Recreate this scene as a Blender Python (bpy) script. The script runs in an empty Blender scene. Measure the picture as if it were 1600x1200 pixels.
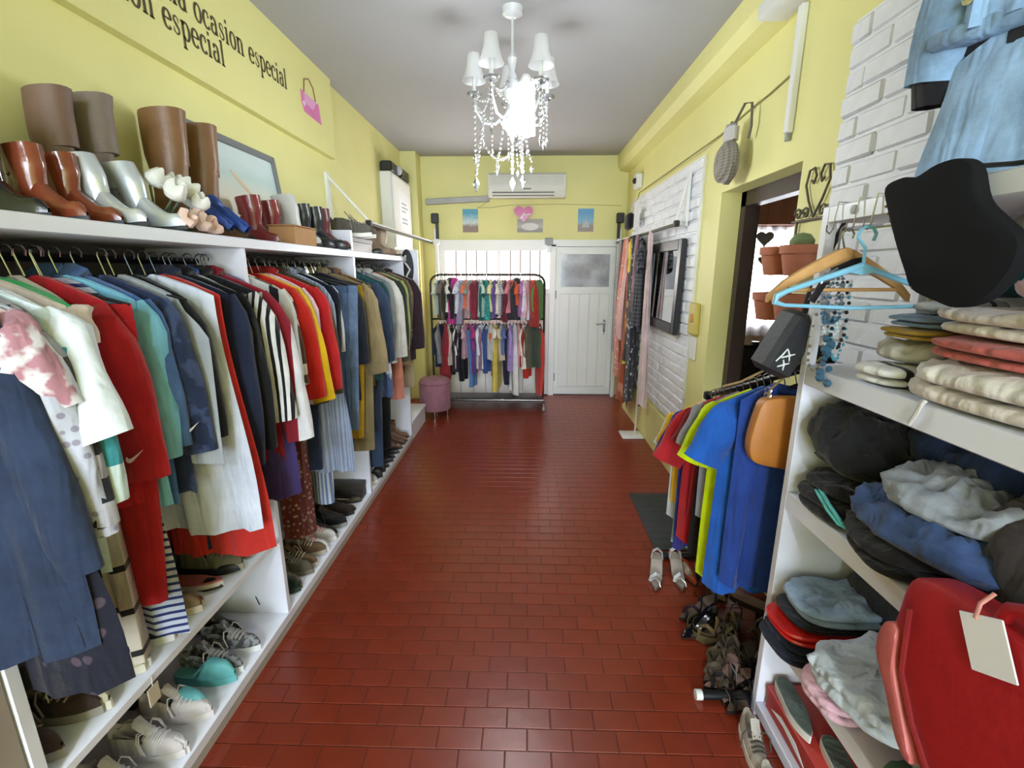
import bpy, math, random
from mathutils import Vector, Matrix, noise
R_ = random.Random(7)
PI = math.pi
SC = bpy.context.scene
COL = SC.collection

# ------------------------------------------------------------------ camera
cam_d = bpy.data.cameras.new('camera'); cam_d.sensor_width = 36.0; cam_d.lens = 36.0*733/1600
cam_d.clip_start = 0.02
cam = bpy.data.objects.new('camera', cam_d); COL.objects.link(cam)
pitch = math.atan(177/733); yaw = math.radians(1.519)
cam.location = (0, 0, 1.65)
cam.rotation_euler = (PI/2-pitch, 0, yaw)
SC.camera = cam
# ------------------------------------------------------------------ world, exposure
W_ = bpy.data.worlds.new('daylight'); SC.world = W_; W_.use_nodes = True
W_.node_tree.nodes['Background'].inputs[0].default_value = (0.77, 0.88, 1.0, 1)
W_.node_tree.nodes['Background'].inputs[1].default_value = 14.5
SC.view_settings.view_transform = 'Standard'; SC.view_settings.look = 'None'
SC.view_settings.gamma = 1.0; SC.view_settings.use_curve_mapping = False
SC.view_settings.exposure = 0.5
SC.cycles.max_bounces = 8; SC.cycles.caustics_reflective = False; SC.cycles.caustics_refractive = False
SC.cycles.sample_clamp_indirect = 4.0

def area(name, loc, rot, sx, sy, power, col=(1, 1, 1), parent=None):
    d = bpy.data.lights.new(name, 'AREA'); d.shape = 'RECTANGLE'; d.size = sx; d.size_y = sy
    d.energy = power; d.color = col
    o = bpy.data.objects.new(name, d); COL.objects.link(o); o.location = loc; o.rotation_euler = rot
    o.parent = parent
    return o
# added fill light behind the camera; its made-up tube fitting is built below
area('added_fill_light', (0.0, -2.6, 2.93), (0, 0, 0), 0.12, 1.1, 85, (0.82, 0.92, 1.0))
# daylight portal in the open shop front
_p = area('shop_front_portal', (-0.1, -5.98, 1.5), (PI/2, 0, 0), 2.7, 3.0, 1.0); _p.data.cycles.is_portal = True

# daylight entering through the two frosted back windows
area('window_daylight', (-0.35, 6.19, 1.66), (-PI/2, 0, 0), 1.30, 0.46, 27, (1.0, 0.97, 0.95))

# ------------------------------------------------------------------ helpers
def lin(h):
    h = h.lstrip('#'); out = []
    for i in (0, 2, 4):
        c = int(h[i:i+2], 16)/255
        out.append(c/12.92 if c <= 0.04045 else ((c+0.055)/1.055)**2.4)
    return (*out, 1)
_mc = {}
def nodes_of(m):
    m.use_nodes = True; nt = m.node_tree
    return nt, nt.nodes, nt.links, nt.nodes['Principled BSDF']
def ramp2(N, Lk, fac, c1, c2, p1=0.45, p2=0.55):
    r = N.new('ShaderNodeValToRGB'); r.color_ramp.elements[0].position = p1; r.color_ramp.elements[1].position = p2
    r.color_ramp.elements[0].color = c1; r.color_ramp.elements[1].color = c2
    Lk.new(fac, r.inputs[0]); return r.outputs[0]
def vary(c, k): return tuple(max(0, min(1, x*k)) for x in c[:3])+(1,)
def mat(name, hexc, rough=0.5, metal=0.0, spec=0.5, var=0.08, nsc=6.0, bump=0.0, bsc=60.0, coat=0.0, trans=0.0, alpha=1.0, rnd=0.0):
    key = ('m', name)
    if key in _mc: return _mc[key]
    m = bpy.data.materials.new(name); nt, N, Lk, P = nodes_of(m)
    c = lin(hexc)
    tc = N.new('ShaderNodeTexCoord'); nz = N.new('ShaderNodeTexNoise')
    nz.inputs['Scale'].default_value = nsc; nz.inputs['Detail'].default_value = 3
    Lk.new(tc.outputs['Object'], nz.inputs['Vector'])
    colr = ramp2(N, Lk, nz.outputs['Fac'], vary(c, 1-var), vary(c, 1+var), 0.3, 0.7)
    if rnd:
        oi = N.new('ShaderNodeObjectInfo'); hs = N.new('ShaderNodeHueSaturation')
        mr = N.new('ShaderNodeMapRange'); mr.inputs['To Min'].default_value = 1-rnd; mr.inputs['To Max'].default_value = 1+rnd
        Lk.new(oi.outputs['Random'], mr.inputs['Value']); Lk.new(mr.outputs[0], hs.inputs['Value'])
        Lk.new(colr, hs.inputs['Color']); colr = hs.outputs[0]
    Lk.new(colr, P.inputs['Base Color'])
    P.inputs['Roughness'].default_value = rough; P.inputs['Metallic'].default_value = metal
    P.inputs['Specular IOR Level'].default_value = spec; P.inputs['Coat Weight'].default_value = coat
    P.inputs['Coat Roughness'].default_value = 0.12
    P.inputs['Transmission Weight'].default_value = trans; P.inputs['Alpha'].default_value = alpha
    if bump:
        n2 = N.new('ShaderNodeTexNoise'); n2.inputs['Scale'].default_value = bsc; n2.inputs['Detail'].default_value = 4
        Lk.new(tc.outputs['Object'], n2.inputs['Vector'])
        b = N.new('ShaderNodeBump'); b.inputs['Strength'].default_value = bump; b.inputs['Distance'].default_value = 0.01
        Lk.new(n2.outputs['Fac'], b.inputs['Height']); Lk.new(b.outputs[0], P.inputs['Normal'])
    _mc[key] = m; return m
def emit(name, hexc, strength):
    m = bpy.data.materials.new(name); nt, N, Lk, P = nodes_of(m)
    P.inputs['Base Color'].default_value = lin(hexc)
    P.inputs['Emission Color'].default_value = lin(hexc); P.inputs['Emission Strength'].default_value = strength
    return m
def fab(hexc, pat=None, c2='#ffffff', sc=20.0, duty=0.5, rough=0.9):
    """woven or knitted cloth; pattern printed in the garment's own coordinates"""
    key = ('f', hexc, pat, c2, sc, duty, rough)
    if key in _mc: return _mc[key]
    m = bpy.data.materials.new('cloth_'+hexc.strip('#')+('_'+pat if pat else '')); nt, N, Lk, P = nodes_of(m)
    a, b = lin(hexc), lin(c2)
    tc = N.new('ShaderNodeTexCoord'); sp = N.new('ShaderNodeSeparateXYZ'); Lk.new(tc.outputs['Object'], sp.inputs[0])
    def mth(op, x, y=None):
        n = N.new('ShaderNodeMath'); n.operation = op
        for i, v in enumerate((x, y)):
            if v is None: continue
            if isinstance(v, (int, float)): n.inputs[i].default_value = v
            else: Lk.new(v, n.inputs[i])
        return n.outputs[0]
    def mix(fac, x, y):
        n = N.new('ShaderNodeMix'); n.data_type = 'RGBA'
        Lk.new(fac, n.inputs[0])
        for i, v in ((6, x), (7, y)):
            if isinstance(v, tuple): n.inputs[i].default_value = v
            else: Lk.new(v, n.inputs[i])
        return n.outputs[2]
    st = lambda ax, s, d: mth('LESS_THAN', mth('FRACT', mth('MULTIPLY', mth('ADD', sp.outputs[ax], 10.0), s)), d)
    nz = N.new('ShaderNodeTexNoise'); nz.inputs['Scale'].default_value = 9; nz.inputs['Detail'].default_value = 4
    Lk.new(tc.outputs['Object'], nz.inputs['Vector'])
    if pat == 'h': base = mix(st('Z', sc, duty), a, b)
    elif pat == 'v': base = mix(st('X', sc, duty), a, b)
    elif pat == 'check':
        f = mth('ADD', st('X', sc, 0.5), st('Z', sc, 0.5)); f = mth('COMPARE', f, 1.0); base = mix(f, a, b)
    elif pat == 'plaid':
        f = mth('MULTIPLY', mth('ADD', st('X', sc, duty), st('Z', sc, duty)), 0.5); base = mix(f, a, b)
    elif pat in ('floral', 'dots'):
        v = N.new('ShaderNodeTexVoronoi'); v.inputs['Scale'].default_value = sc; Lk.new(tc.outputs['Object'], v.inputs['Vector'])
        base = ramp2(N, Lk, v.outputs['Distance'], b, a, duty*0.7, duty*0.7+0.06)
    elif pat == 'camo':
        n3 = N.new('ShaderNodeTexNoise'); n3.inputs['Scale'].default_value = sc; n3.inputs['Detail'].default_value = 3
        Lk.new(tc.outputs['Object'], n3.inputs['Vector']); base = ramp2(N, Lk, n3.outputs['Fac'], a, b, duty-0.03, duty+0.03)
    elif pat == 'denim':
        n3 = N.new('ShaderNodeTexNoise'); n3.inputs['Scale'].default_value = 5; n3.inputs['Detail'].default_value = 6; n3.inputs['Roughness'].default_value = 0.7
        Lk.new(tc.outputs['Object'], n3.inputs['Vector']); base = ramp2(N, Lk, n3.outputs['Fac'], vary(a, 0.75), vary(a, 1.35), 0.35, 0.68)
    else: base = a
    hs = N.new('ShaderNodeHueSaturation')
    mr = N.new('ShaderNodeMapRange'); mr.inputs['From Min'].default_value = 0.3; mr.inputs['From Max'].default_value = 0.7
    mr.inputs['To Min'].default_value = 0.86; mr.inputs['To Max'].default_value = 1.1
    Lk.new(nz.outputs['Fac'], mr.inputs['Value']); Lk.new(mr.outputs[0], hs.inputs['Value'])
    if isinstance(base, tuple): hs.inputs['Color'].default_value = base
    else: Lk.new(base, hs.inputs['Color'])
    Lk.new(hs.outputs[0], P.inputs['Base Color'])
    P.inputs['Roughness'].default_value = rough; P.inputs['Specular IOR Level'].default_value = 0.25
    P.inputs['Sheen Weight'].default_value = 0.15
    n4 = N.new('ShaderNodeTexNoise'); n4.inputs['Scale'].default_value = 30; n4.inputs['Detail'].default_value = 5
    Lk.new(tc.outputs['Object'], n4.inputs['Vector'])
    bp = N.new('ShaderNodeBump'); bp.inputs['Strength'].default_value = 0.35; bp.inputs['Distance'].default_value = 0.012
    Lk.new(n4.outputs['Fac'], bp.inputs['Height'])
    mp = N.new('ShaderNodeMapping'); mp.inputs['Scale'].default_value = (16, 16, 3.2); Lk.new(tc.outputs['Object'], mp.inputs['Vector'])
    n5 = N.new('ShaderNodeTexNoise'); n5.inputs['Scale'].default_value = 1.0; n5.inputs['Detail'].default_value = 2; n5.inputs['Distortion'].default_value = 0.6
    Lk.new(mp.outputs[0], n5.inputs['Vector'])
    b2 = N.new('ShaderNodeBump'); b2.inputs['Strength'].default_value = 0.8; b2.inputs['Distance'].default_value = 0.03
    Lk.new(n5.outputs['Fac'], b2.inputs['Height']); Lk.new(bp.outputs[0], b2.inputs['Normal']); Lk.new(b2.outputs[0], P.inputs['Normal'])
    _mc[key] = m; return m

class MB:
    """collects verts and faces for ONE mesh part"""
    def __init__(s): s.v = []; s.f = []
    def add(s, vs, fs):
        n = len(s.v); s.v += [tuple(p) for p in vs]; s.f += [tuple(n+i for i in f) for f in fs]; return s
    def box(s, lo, hi, M=None):
        x0, y0, z0 = lo; x1, y1, z1 = hi
        vs = [Vector(p) for p in ((x0,y0,z0),(x1,y0,z0),(x1,y1,z0),(x0,y1,z0),(x0,y0,z1),(x1,y0,z1),(x1,y1,z1),(x0,y1,z1))]
        if M is not None: vs = [M @ p for p in vs]
        return s.add(vs, [(0,3,2,1),(4,5,6,7),(0,1,5,4),(1,2,6,5),(2,3,7,6),(3,0,4,7)])
    def rbox(s, lo, hi, r=0.01, M=None):
        """box with chamfered edges"""
        x0, y0, z0 = lo; x1, y1, z1 = hi; r = min(r, (x1-x0)/2.01, (y1-y0)/2.01, (z1-z0)/2.01)
        rings = []
        for z, i in ((z0, r), (z0+r, 0), (z1-r, 0), (z1, r)):
            X0, X1, Y0, Y1 = x0+i, x1-i, y0+i, y1-i
            c = r*0.6 if i == 0 else 0.0
            c = r
            rings.append([Vector(p) for p in ((X0+c,Y0,z),(X1-c,Y0,z),(X1,Y0+c,z),(X1,Y1-c,z),(X1-c,Y1,z),(X0+c,Y1,z),(X0,Y1-c,z),(X0,Y0+c,z))])
        if M is not None: rings = [[M @ p for p in q] for q in rings]
        return s.loft(rings, cap=True)
    def loft(s, rings, cap=False, closed=True, cap0=None, cap1=None):
        n = len(rings[0]); vs = [p for r in rings for p in r]; fs = []
        for i in range(len(rings)-1):
            for j in range(n if closed else n-1):
                k = (j+1) % n
                fs.append((i*n+j, i*n+k, (i+1)*n+k, (i+1)*n+j))
        c0 = cap if cap0 is None else cap0; c1 = cap if cap1 is None else cap1
        if c0: fs.append(tuple(reversed(range(n))))
        if c1: fs.append(tuple((len(rings)-1)*n+j for j in range(n)))
        return s.add(vs, fs)
    def tube(s, pts, r, seg=6, cap=True, flat=1.0, up=None):
        pts = [Vector(p) for p in pts]; rr = r if isinstance(r, (list, tuple)) else [r]*len(pts)
        rings = []; prev = None
        for i, p in enumerate(pts):
            d = (pts[min(i+1, len(pts)-1)]-pts[max(i-1, 0)])
            d = d.normalized() if d.length > 1e-9 else Vector((0, 0, 1))
            if prev is None:
                u = Vector(up) if up else (Vector((0, 0, 1)) if abs(d.z) < 0.9 else Vector((1, 0, 0)))
            else: u = prev
            u = u-d*u.dot(d)
            u = u.normalized() if u.length > 1e-6 else d.orthogonal().normalized()
            prev = u; w = d.cross(u)
            rings.append([p+(u*math.cos(a)*flat+w*math.sin(a))*rr[i] for a in (2*PI*k/seg for k in range(seg))])
        return s.loft(rings, cap=cap)
    def lathe(s, prof, c=(0, 0, 0), seg=16, cap=True, M=None):
        cx, cy, cz = c
        rings = [[Vector((cx+r*math.cos(2*PI*k/seg), cy+r*math.sin(2*PI*k/seg), cz+z)) for k in range(seg)] for r, z in prof]
        if M is not None: rings = [[M @ p for p in q] for q in rings]
        return s.loft(rings, cap=cap)
    def prism(s, poly, axis='y', a=0.0, b=0.01, M=None):
        """poly: 2-D outline, extruded a..b along the axis"""
        def P3(p, t):
            return {'y': (p[0], t, p[1]), 'x': (t, p[0], p[1]), 'z': (p[0], p[1], t)}[axis]
        r0 = [Vector(P3(p, a)) for p in poly]; r1 = [Vector(P3(p, b)) for p in poly]
        if M is not None: r0 = [M @ p for p in r0]; r1 = [M @ p for p in r1]
        return s.loft([r0, r1], cap=True)
    def build(s, name, m, parent=None, loc=(0, 0, 0), rot=(0, 0, 0), smooth=True, sharp=38):
        me = bpy.data.meshes.new(name); me.from_pydata(s.v, [], s.f); me.validate(); me.update()
        import bmesh
        b = bmesh.new(); b.from_mesh(me); bmesh.ops.recalc_face_normals(b, faces=b.faces); b.to_mesh(me); b.free()
        if smooth:
            me.polygons.foreach_set('use_smooth', [True]*len(me.polygons))
            me.set_sharp_from_angle(angle=math.radians(80 if m.name.startswith('cloth_') else sharp))
        me.materials.append(m)
        o = bpy.data.objects.new(name, me); COL.objects.link(o)
        o.location = loc; o.rotation_euler = rot; o.parent = parent
        return o
def empty(name, loc=(0, 0, 0), rot=(0, 0, 0)):
    o = bpy.data.objects.new(name, None); COL.objects.link(o); o.location = loc; o.rotation_euler = rot
    o.empty_display_size = 0.05
    return o
def tag(o, label, cat, group=None, kind=None):
    o['label'] = label; o['category'] = cat
    if group: o['group'] = group
    if kind: o['kind'] = kind
    return o
def struct(o, label=None):
    o['kind'] = 'structure'
    if label: o['label'] = label
    return o
def copy_tree(o, parent=None):
    c = o.copy(); COL.objects.link(c); c.parent = parent
    for ch in list(o.children): copy_tree(ch, c)
    return c
def smooth01(t): t = max(0, min(1, t)); return t*t*(3-2*t)
def nz3(x, y, z): return noise.noise(Vector((x, y, z)))
# ================================================================== THE SETTING
XL, XR, YB, ZC = -1.49, 1.27, 6.25, 3.02
YF = -6.0
yellow = mat('yellow_wall_paint', '#E3DE98', 0.62, var=0.03, nsc=2, bump=0.08, bsc=35)
ceil_m = mat('ceiling_paint', '#A6A5A7', 0.8, var=0.02, nsc=2, bump=0.05)
white_b = mat('white_brick_paint', '#E8EAF2', 0.55, var=0.04, nsc=14, bump=0.45, bsc=22)
white_l = mat('white_laminate', '#E4E6F4', 0.35, var=0.03, nsc=4)
white_d = mat('white_door_paint', '#E6E9E4', 0.38, var=0.02, nsc=3)
grout = mat('floor_grout', '#5E2A1D', 0.5, var=0.15, nsc=9)
black_m = mat('black_metal', '#17181A', 0.4, 0.6, var=0.1)
chrome = mat('chrome', '#D6D7DB', 0.18, 1.0, var=0.02)
grey_p = mat('grey_plastic', '#8F9396', 0.5)
black_p = mat('black_plastic', '#16171A', 0.38)
whitep = mat('white_plastic', '#E4E5E4', 0.4, var=0.02)
dkbrown = mat('dark_brown_wood', '#3A2D2A', 0.45, var=0.15, nsc=8)

fl = struct(MB().box((XL-0.02, YF, -0.12), (XR+0.02, YB+0.1, -0.003)).build('floor', grout, smooth=False), 'dark red clay tile floor in running bond')
# glazed clay tiles 16 x 8.2 cm in running bond
tile_m = mat('glazed_clay_tile', '#80301A', 0.30, var=0.10, nsc=7, rnd=0.07, bump=0.10, bsc=14, spec=0.45, coat=0.0)
TW, TD, TG = 0.1625, 0.0835, 0.0032
def tile_geo(mb, cx, cy):
    a, b = (TW-TG)/2, (TD-TG)/2; e = 0.0016
    rg = []
    for z, i in ((-0.012, 0), (-0.0015, 0), (0.0, e)):
        rg.append([(cx-a+i, cy-b+i, z), (cx+a-i, cy-b+i, z), (cx+a-i, cy+b-i, z), (cx-a+i, cy+b-i, z)])
    return mb.loft(rg, cap0=False, cap1=True)
t0 = tile_geo(MB(), 0, 0).build('floor_tile', tile_m, fl, smooth=False)
rest = MB(); cnt = 0; first = True
rows = [(j, 1.10+TD*j) for j in range(-3, 63)]
xs = [XL+0.05+TW*i for i in range(0, 18)]
for j, cy in rows:
    if cy > YB: continue
    for x in xs:
        cx = x+(TW/2 if j % 2 else 0)+0.004*math.sin(j*1.7)
        if cx > XR-0.02: continue
        tile = cnt < 300 and 1.18 < cy and -1.09 < cx < 1.2
        if tile:
            if first: o = t0; first = False
            else: o = t0.copy(); COL.objects.link(o)
            o.location = (cx, cy, 0.0006*math.sin(cx*37+cy*23)); o.parent = fl
            o.rotation_euler = (0.003*math.sin(cx*91+cy*57), 0.003*math.sin(cx*63-cy*77), 0.004*math.sin(cx*51+cy*33)); cnt += 1
        else: tile_geo(rest, cx, cy)
ro = rest.build('floor_tiles_beyond', tile_m, fl, smooth=False); ro['kind'] = 'stuff'

struct(MB().box((XL-0.2, YF, ZC), (XR+0.2, YB+0.2, ZC+0.1)).build('ceiling', ceil_m, smooth=False), 'pale grey painted ceiling')
wl = struct(MB().box((XL-0.15, YF, 0), (XL, YB, ZC)).build('wall_left', yellow, smooth=False), 'yellow painted wall with lettering')
# concrete beam band standing proud of the upper left wall, ends before the far corner
struct(MB().box((XL, YF, 2.475), (XL+0.045, 3.85, ZC)).build('trim_1', yellow, smooth=False), 'yellow beam band along the upper wall')
# back wall with opening for door and window band (frame fills it)
wb = struct(MB().box((XL-0.15, YB, 2.03), (XR+0.2, YB+0.2, ZC)).box((XL-0.15, YB, 0), (-1.10, YB+0.2, 2.03)).box((1.215, YB, 0), (XR+0.2, YB+0.2, 2.03))
            .build('wall_back', yellow, smooth=False), 'yellow painted wall above the white door')
struct(MB().box((XL, 5.98, 0), (-1.30, YB, ZC)).build('trim_2', yellow, smooth=False), 'yellow corner pilaster')
# right wall with the doorway
DY0, DY1, DZ = 2.36, 3.27, 2.14
wr = struct(MB().box((XR, YF, 0), (XR+0.2, DY0, ZC)).box((XR, DY1, 0), (XR+0.2, YB, ZC)).box((XR, DY0, DZ), (XR+0.2, DY1, ZC))
            .build('wall_right', yellow, smooth=False), 'yellow wall with doorway and white brick panels')
MB().prism([(1.13, ZC), (1.13, 2.90), (1.165, 2.84), (XR, 2.82), (XR, ZC)], 'y', YF, YB).build('trim_3', yellow, smooth=False)['kind'] = 'structure'
# painted brick panels on the right wall, each brick a piece
brick_mb = MB().rbox((-0.0, -0.1165, -0.038), (0.03, 0.1165, 0.038), 0.009)
bk = brick_mb.build('brick', white_b, wr)
BH, BL = 0.0845, 0.240
def brick_panel(y0, y1, z0, z1, firstone=None):
    MB().box((XR-0.021, y0+0.004, z0+0.004), (XR+0.005, y1-0.004, z1-0.004)).build('mortar', white_b, wr, smooth=False)
    n = int((z1-z0)/BH+1e-6)
    for k in range(n):
        z = z0+BH*(k+0.5); y = y0-(BL/2 if k % 2 else 0)
        while y < y1-0.02:
            a, b = max(y, y0), min(y+BL, y1); y += BL
            if b-a < 0.05: continue
            if firstone: o = firstone.pop() if firstone else None
            else: o = None
            if o is None: o = bk.copy(); COL.objects.link(o)
            o.parent = wr; o.location = (XR-0.030+R_.uniform(-0.005, 0.005), (a+b)/2, z)
            o.scale = (1, (b-a)/BL, 1)
            o.rotation_euler = (R_.uniform(-.012, .012), R_.uniform(-.03, .03), R_.uniform(-.025, .025))
fo = [bk]
brick_panel(3.60, 5.72, 0.40, 2.44, fo)
brick_panel(1.02, 2.08, 1.80, 2.57)
brick_panel(1.50, 2.02, 1.12, 1.80)
# low yellow plinth below the first panel
MB().box((XR-0.05, 3.45, 0), (XR+0.01, 5.75, 0.385)).build('plinth', yellow, wr, smooth=False)
# ---- doorway: dark frame and the room behind it
d2 = struct(MB().box((XR+0.13, DY1-0.07, 0), (XR+0.21, DY1+0.01, DZ)).box((XR+0.13, DY0-0.01, 0), (XR+0.21, DY0+0.06, DZ)).box((XR+0.13, DY0, DZ-0.09), (XR+0.21, DY1, DZ))
            .build('door_2', dkbrown, smooth=False), 'dark brown frame of the open doorway')
MB().box((XR+0.21, DY1-0.02, 0.005), (XR+0.245, DY1+0.02, 2.06)).build('door_stop', dkbrown, d2, smooth=False)
beige = mat('beige_room_paint', '#B9AD9C', 0.8)
XR2 = XR+0.2
struct(MB().box((XR2, 6.0, 0), (5.2, 6.1, 2.9)).build('wall_room_back', beige, smooth=False), 'far wall of the side room')
struct(MB().box((5.2, 0.6, 0), (5.3, 6.1, 2.9)).build('wall_room_side', beige, smooth=False))
struct(MB().box((XR2, 0.6, -0.1), (5.3, 6.1, 0.0)).build('floor_room', mat('room_floor', '#5A3326', 0.5), smooth=False))
struct(MB().box((XR2, 0.6, 2.62), (5.3, 6.1, 2.7)).build('ceiling_room', mat('room_ceiling', '#7A5A4A', 0.7), smooth=False))
struct(MB().box((XR2, 0.5, 0), (5.3, 0.6, 2.9)).build('wall_room_front', beige, smooth=False))
# bright curtained window of the side room
w3 = struct(MB().box((2.25, 5.955, 0.92), (3.75, 6.0, 1.0)).box((2.25, 5.955, 2.1), (3.75, 6.0, 2.16)).box((2.25, 5.955, 0.92), (2.31, 6.0, 2.16)).box((3.69, 5.955, 0.92), (3.75, 6.0, 2.16)).box((2.97, 5.955, 0.92), (3.03, 6.0, 2.16))
            .build('window_3', white_d, smooth=False), 'bright window of the side room')
MB().box((2.30, 5.985, 0.98), (3.70, 5.999, 2.12)).build('pane', emit('daylight_pane', '#F4F6FF', 9.0), w3, smooth=False)
cw = MB(); n = 60
for row in ((2.14,), ):
    pass
rg = []
for i in range(n+1):
    t = i/n; rg.append([(2.2+1.6*t, 5.92+0.02*math.sin(t*70), 0.86), (2.2+1.6*t, 5.92+0.02*math.sin(t*70), 2.16)])
cw.loft(rg, closed=False)
sheer = bpy.data.materials.new('sheer_curtain'); nt, N, Lk, P = nodes_of(sheer)
tr = N.new('ShaderNodeBsdfTranslucent'); tr.inputs[0].default_value = (0.95, 0.95, 0.97, 1); mx = N.new('ShaderNodeMixShader'); tp = N.new('ShaderNodeBsdfTransparent')
mx.inputs[0].default_value = 0.45; Lk.new(tr.outputs[0], mx.inputs[1]); Lk.new(tp.outputs[0], mx.inputs[2]); Lk.new(mx.outputs[0], N['Material Output'].inputs[0])
tag(cw.build('sheer_curtain', sheer), 'sheer white curtain over the bright window of the side room', 'curtain')
tag(MB().rbox((1.95, 5.86, 2.17), (4.0, 5.99, 2.62), 0.01).build('window_pelmet', mat('pelmet_wood', '#8A6552', 0.5, var=0.12), smooth=False), 'brown wooden panel above the curtain of the side room', 'pelmet')
dk = empty('office_desk', (2.55, 4.75, 0)); tag(dk, 'dark desk seen through the doorway', 'desk')
MB().rbox((-0.62, -0.35, 0.72), (0.6, 0.35, 0.76), 0.006).build('desk_top', dkbrown, dk)
MB().box((-0.6, -0.33, 0), (-0.56, 0.33, 0.72)).build('side_panel', dkbrown, dk); MB().box((0.54, -0.33, 0), (0.58, 0.33, 0.72)).build('side_panel', dkbrown, dk)
MB().box((-0.56, -0.30, 0.2), (0.54, -0.28, 0.72)).build('modesty_panel', dkbrown, dk)
ch = empty('office_chair', (2.05, 3.85, 0)); tag(ch, 'black padded chair behind the doorway beside the desk', 'chair')
MB().rbox((-0.24, -0.24, 0.42), (0.24, 0.24, 0.52), 0.04).build('seat', fab('#17171B'), ch)
MB().rbox((-0.23, 0.2, 0.5), (0.23, 0.28, 1.02), 0.035).build('backrest', fab('#17171B'), ch)
MB().lathe([(0.03, 0.06), (0.03, 0.42)]).build('post', black_p, ch)
b5 = MB()
for k in range(5):
    a = k*2*PI/5; b5.tube([(0, 0, 0.09), (0.28*math.cos(a), 0.28*math.sin(a), 0.03)], [0.03, 0.025])
b5.build('star_base', black_p, ch)
pp = MB().rbox((-0.11, -0.09, 0), (0.11, 0.09, 0.008), 0.003).build('paper_sheet', mat('paper', '#E3E3E3', 0.7), None, (2.05, 3.84, 0.52), (0, 0, 0.4)); tag(pp, 'white paper sheet lying on the black chair', 'paper')
for i, (x, y, hh) in enumerate(((2.25, 4.6, 0.22), (2.5, 4.72, 0.16), (2.75, 4.6, 0.2))):
    e = empty('desk_jar', (x, y, 0.76)); tag(e, ['dark jar on the office desk, beside the chair', 'small pale jar in the middle of the office desk', 'grey bottle at the far end of the office desk'][i], 'jar')
    mm = mat('jar%d' % i, ['#35302C', '#C9C5C0', '#6C6A70'][i], 0.3)
    MB().lathe([(0.05, 0), (0.06, 0.02), (0.06, hh*0.7), (0.03, hh*0.8), (0.03, hh*0.88)], seg=12).build('body', mm, e)
    MB().lathe([(0.034, hh*0.86), (0.034, hh)], seg=12).build('lid', black_p, e)
# hanging hearts in the doorway
hp = [(16*math.sin(t)**3/17, (13*math.cos(t)-5*math.cos(2*t)-2*math.cos(3*t)-math.cos(4*t))/17) for t in (2*PI*k/24 for k in range(24))]
for (x, y, z, s, lab) in ((1.690, 3.50, 1.873, 0.062, 'larger dark heart ornament hanging in the doorway'), (1.690, 3.5, 1.724, 0.032, 'smaller dark heart ornament hanging below the larger one')):
    e = empty('heart_ornament', (x, y, z-s)); tag(e, lab, 'ornament')
    MB().prism([(p[0]*s, p[1]*s+s) for p in hp], 'y', -0.008, 0.008).build('heart', mat('dark_felt', '#6E6A6C', 0.8), e)
    MB().tube([(0, 0, s*1.3), (0, 0, 2.62-(z-s))], 0.0012, 4).build('thread', black_p, e)

# ---- back: white door, window band with bars
d1 = struct(MB().box((0.345, 6.20, 0), (0.395, 6.32, 1.97)).box((1.165, 6.20, 0), (1.22, 6.32, 1.97)).box((0.345, 6.20, 1.95), (1.22, 6.32, 2.03))
            .build('door_1', white_d, smooth=False), 'white panelled back door with small window')
lf = MB().box((0.40, 6.235, 0.01), (1.16, 6.27, 1.40)).box((0.40, 6.235, 1.88), (1.16, 6.27, 1.945)).box((0.40, 6.235, 1.40), (0.455, 6.27, 1.88)).box((1.10, 6.235, 1.40), (1.16, 6.27, 1.88)).build('door_leaf', white_d, d1, smooth=False)
for k in range(5):
    MB().rbox((0.455+0.13*k, 6.222, 0.12), (0.455+0.13*k+0.124, 6.236, 1.36), 0.005).build('board', white_d, lf)
MB().box((0.43, 6.21, 0.04), (1.13, 6.236, 0.11)).build('kick_rail', white_d, lf, smooth=False)
gl = mat('dusty_door_glass', '#A9ADB3', 0.12, var=0.35, nsc=5, spec=0.8)
MB().box((0.455, 6.245, 1.44), (1.10, 6.255, 1.86)).build('pane', gl, lf, smooth=False)
MB().box((0.45, 6.225, 1.40), (1.105, 6.245, 1.445)).box((0.45, 6.225, 1.855), (1.105, 6.245, 1.885)).box((0.45, 6.225, 1.44), (0.465, 6.245, 1.86)).box((1.09, 6.225, 1.44), (1.105, 6.245, 1.86)).build('glazing_bead', white_d, lf, smooth=False)
h = MB().tube([(1.05, 6.235, 0.98), (1.05, 6.19, 0.98)], 0.011, 8).tube([(1.06, 6.19, 0.98), (0.94, 6.185, 0.965)], 0.009, 8).build('handle', chrome, lf)
MB().rbox((1.03, 6.22, 0.86), (1.07, 6.236, 1.03), 0.006).build('lock_plate', chrome, lf)
MB().box((1.045, 6.205, 0.83), (1.052, 6.21, 0.89)).tube([(1.048, 6.2, 0.88), (1.048, 6.22, 0.88)], 0.006).build('key', black_m, lf)
for zz in (0.2, 1.3): MB().tube([(0.40, 6.21, zz), (0.40, 6.21, zz+0.1)], 0.012, 8).build('hinge', grey_p, d1)
w1 = struct(MB().box((-1.10, 6.20, 1.90), (0.345, 6.30, 2.03)).box((-1.10, 6.20, 0), (-1.03, 6.30, 1.9)).box((-0.355, 6.205, 1.40), (-0.315, 6.30, 1.9)).box((0.32, 6.205, 0.0), (0.345, 6.30, 1.9)).box((-1.03, 6.205, 1.36), (0.32, 6.30, 1.42))
            .build('window_1', white_d, smooth=False), 'white steel window band with vertical bars beside the door')
for k in range(8): MB().rbox((-1.03+0.169*k, 6.215, 0.02), (-1.03+0.169*k+0.165, 6.26, 1.36), 0.005).build('panel', white_d, w1)
dp = emit('frosted_daylight', '#F6EBE8', 1.0)
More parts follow.
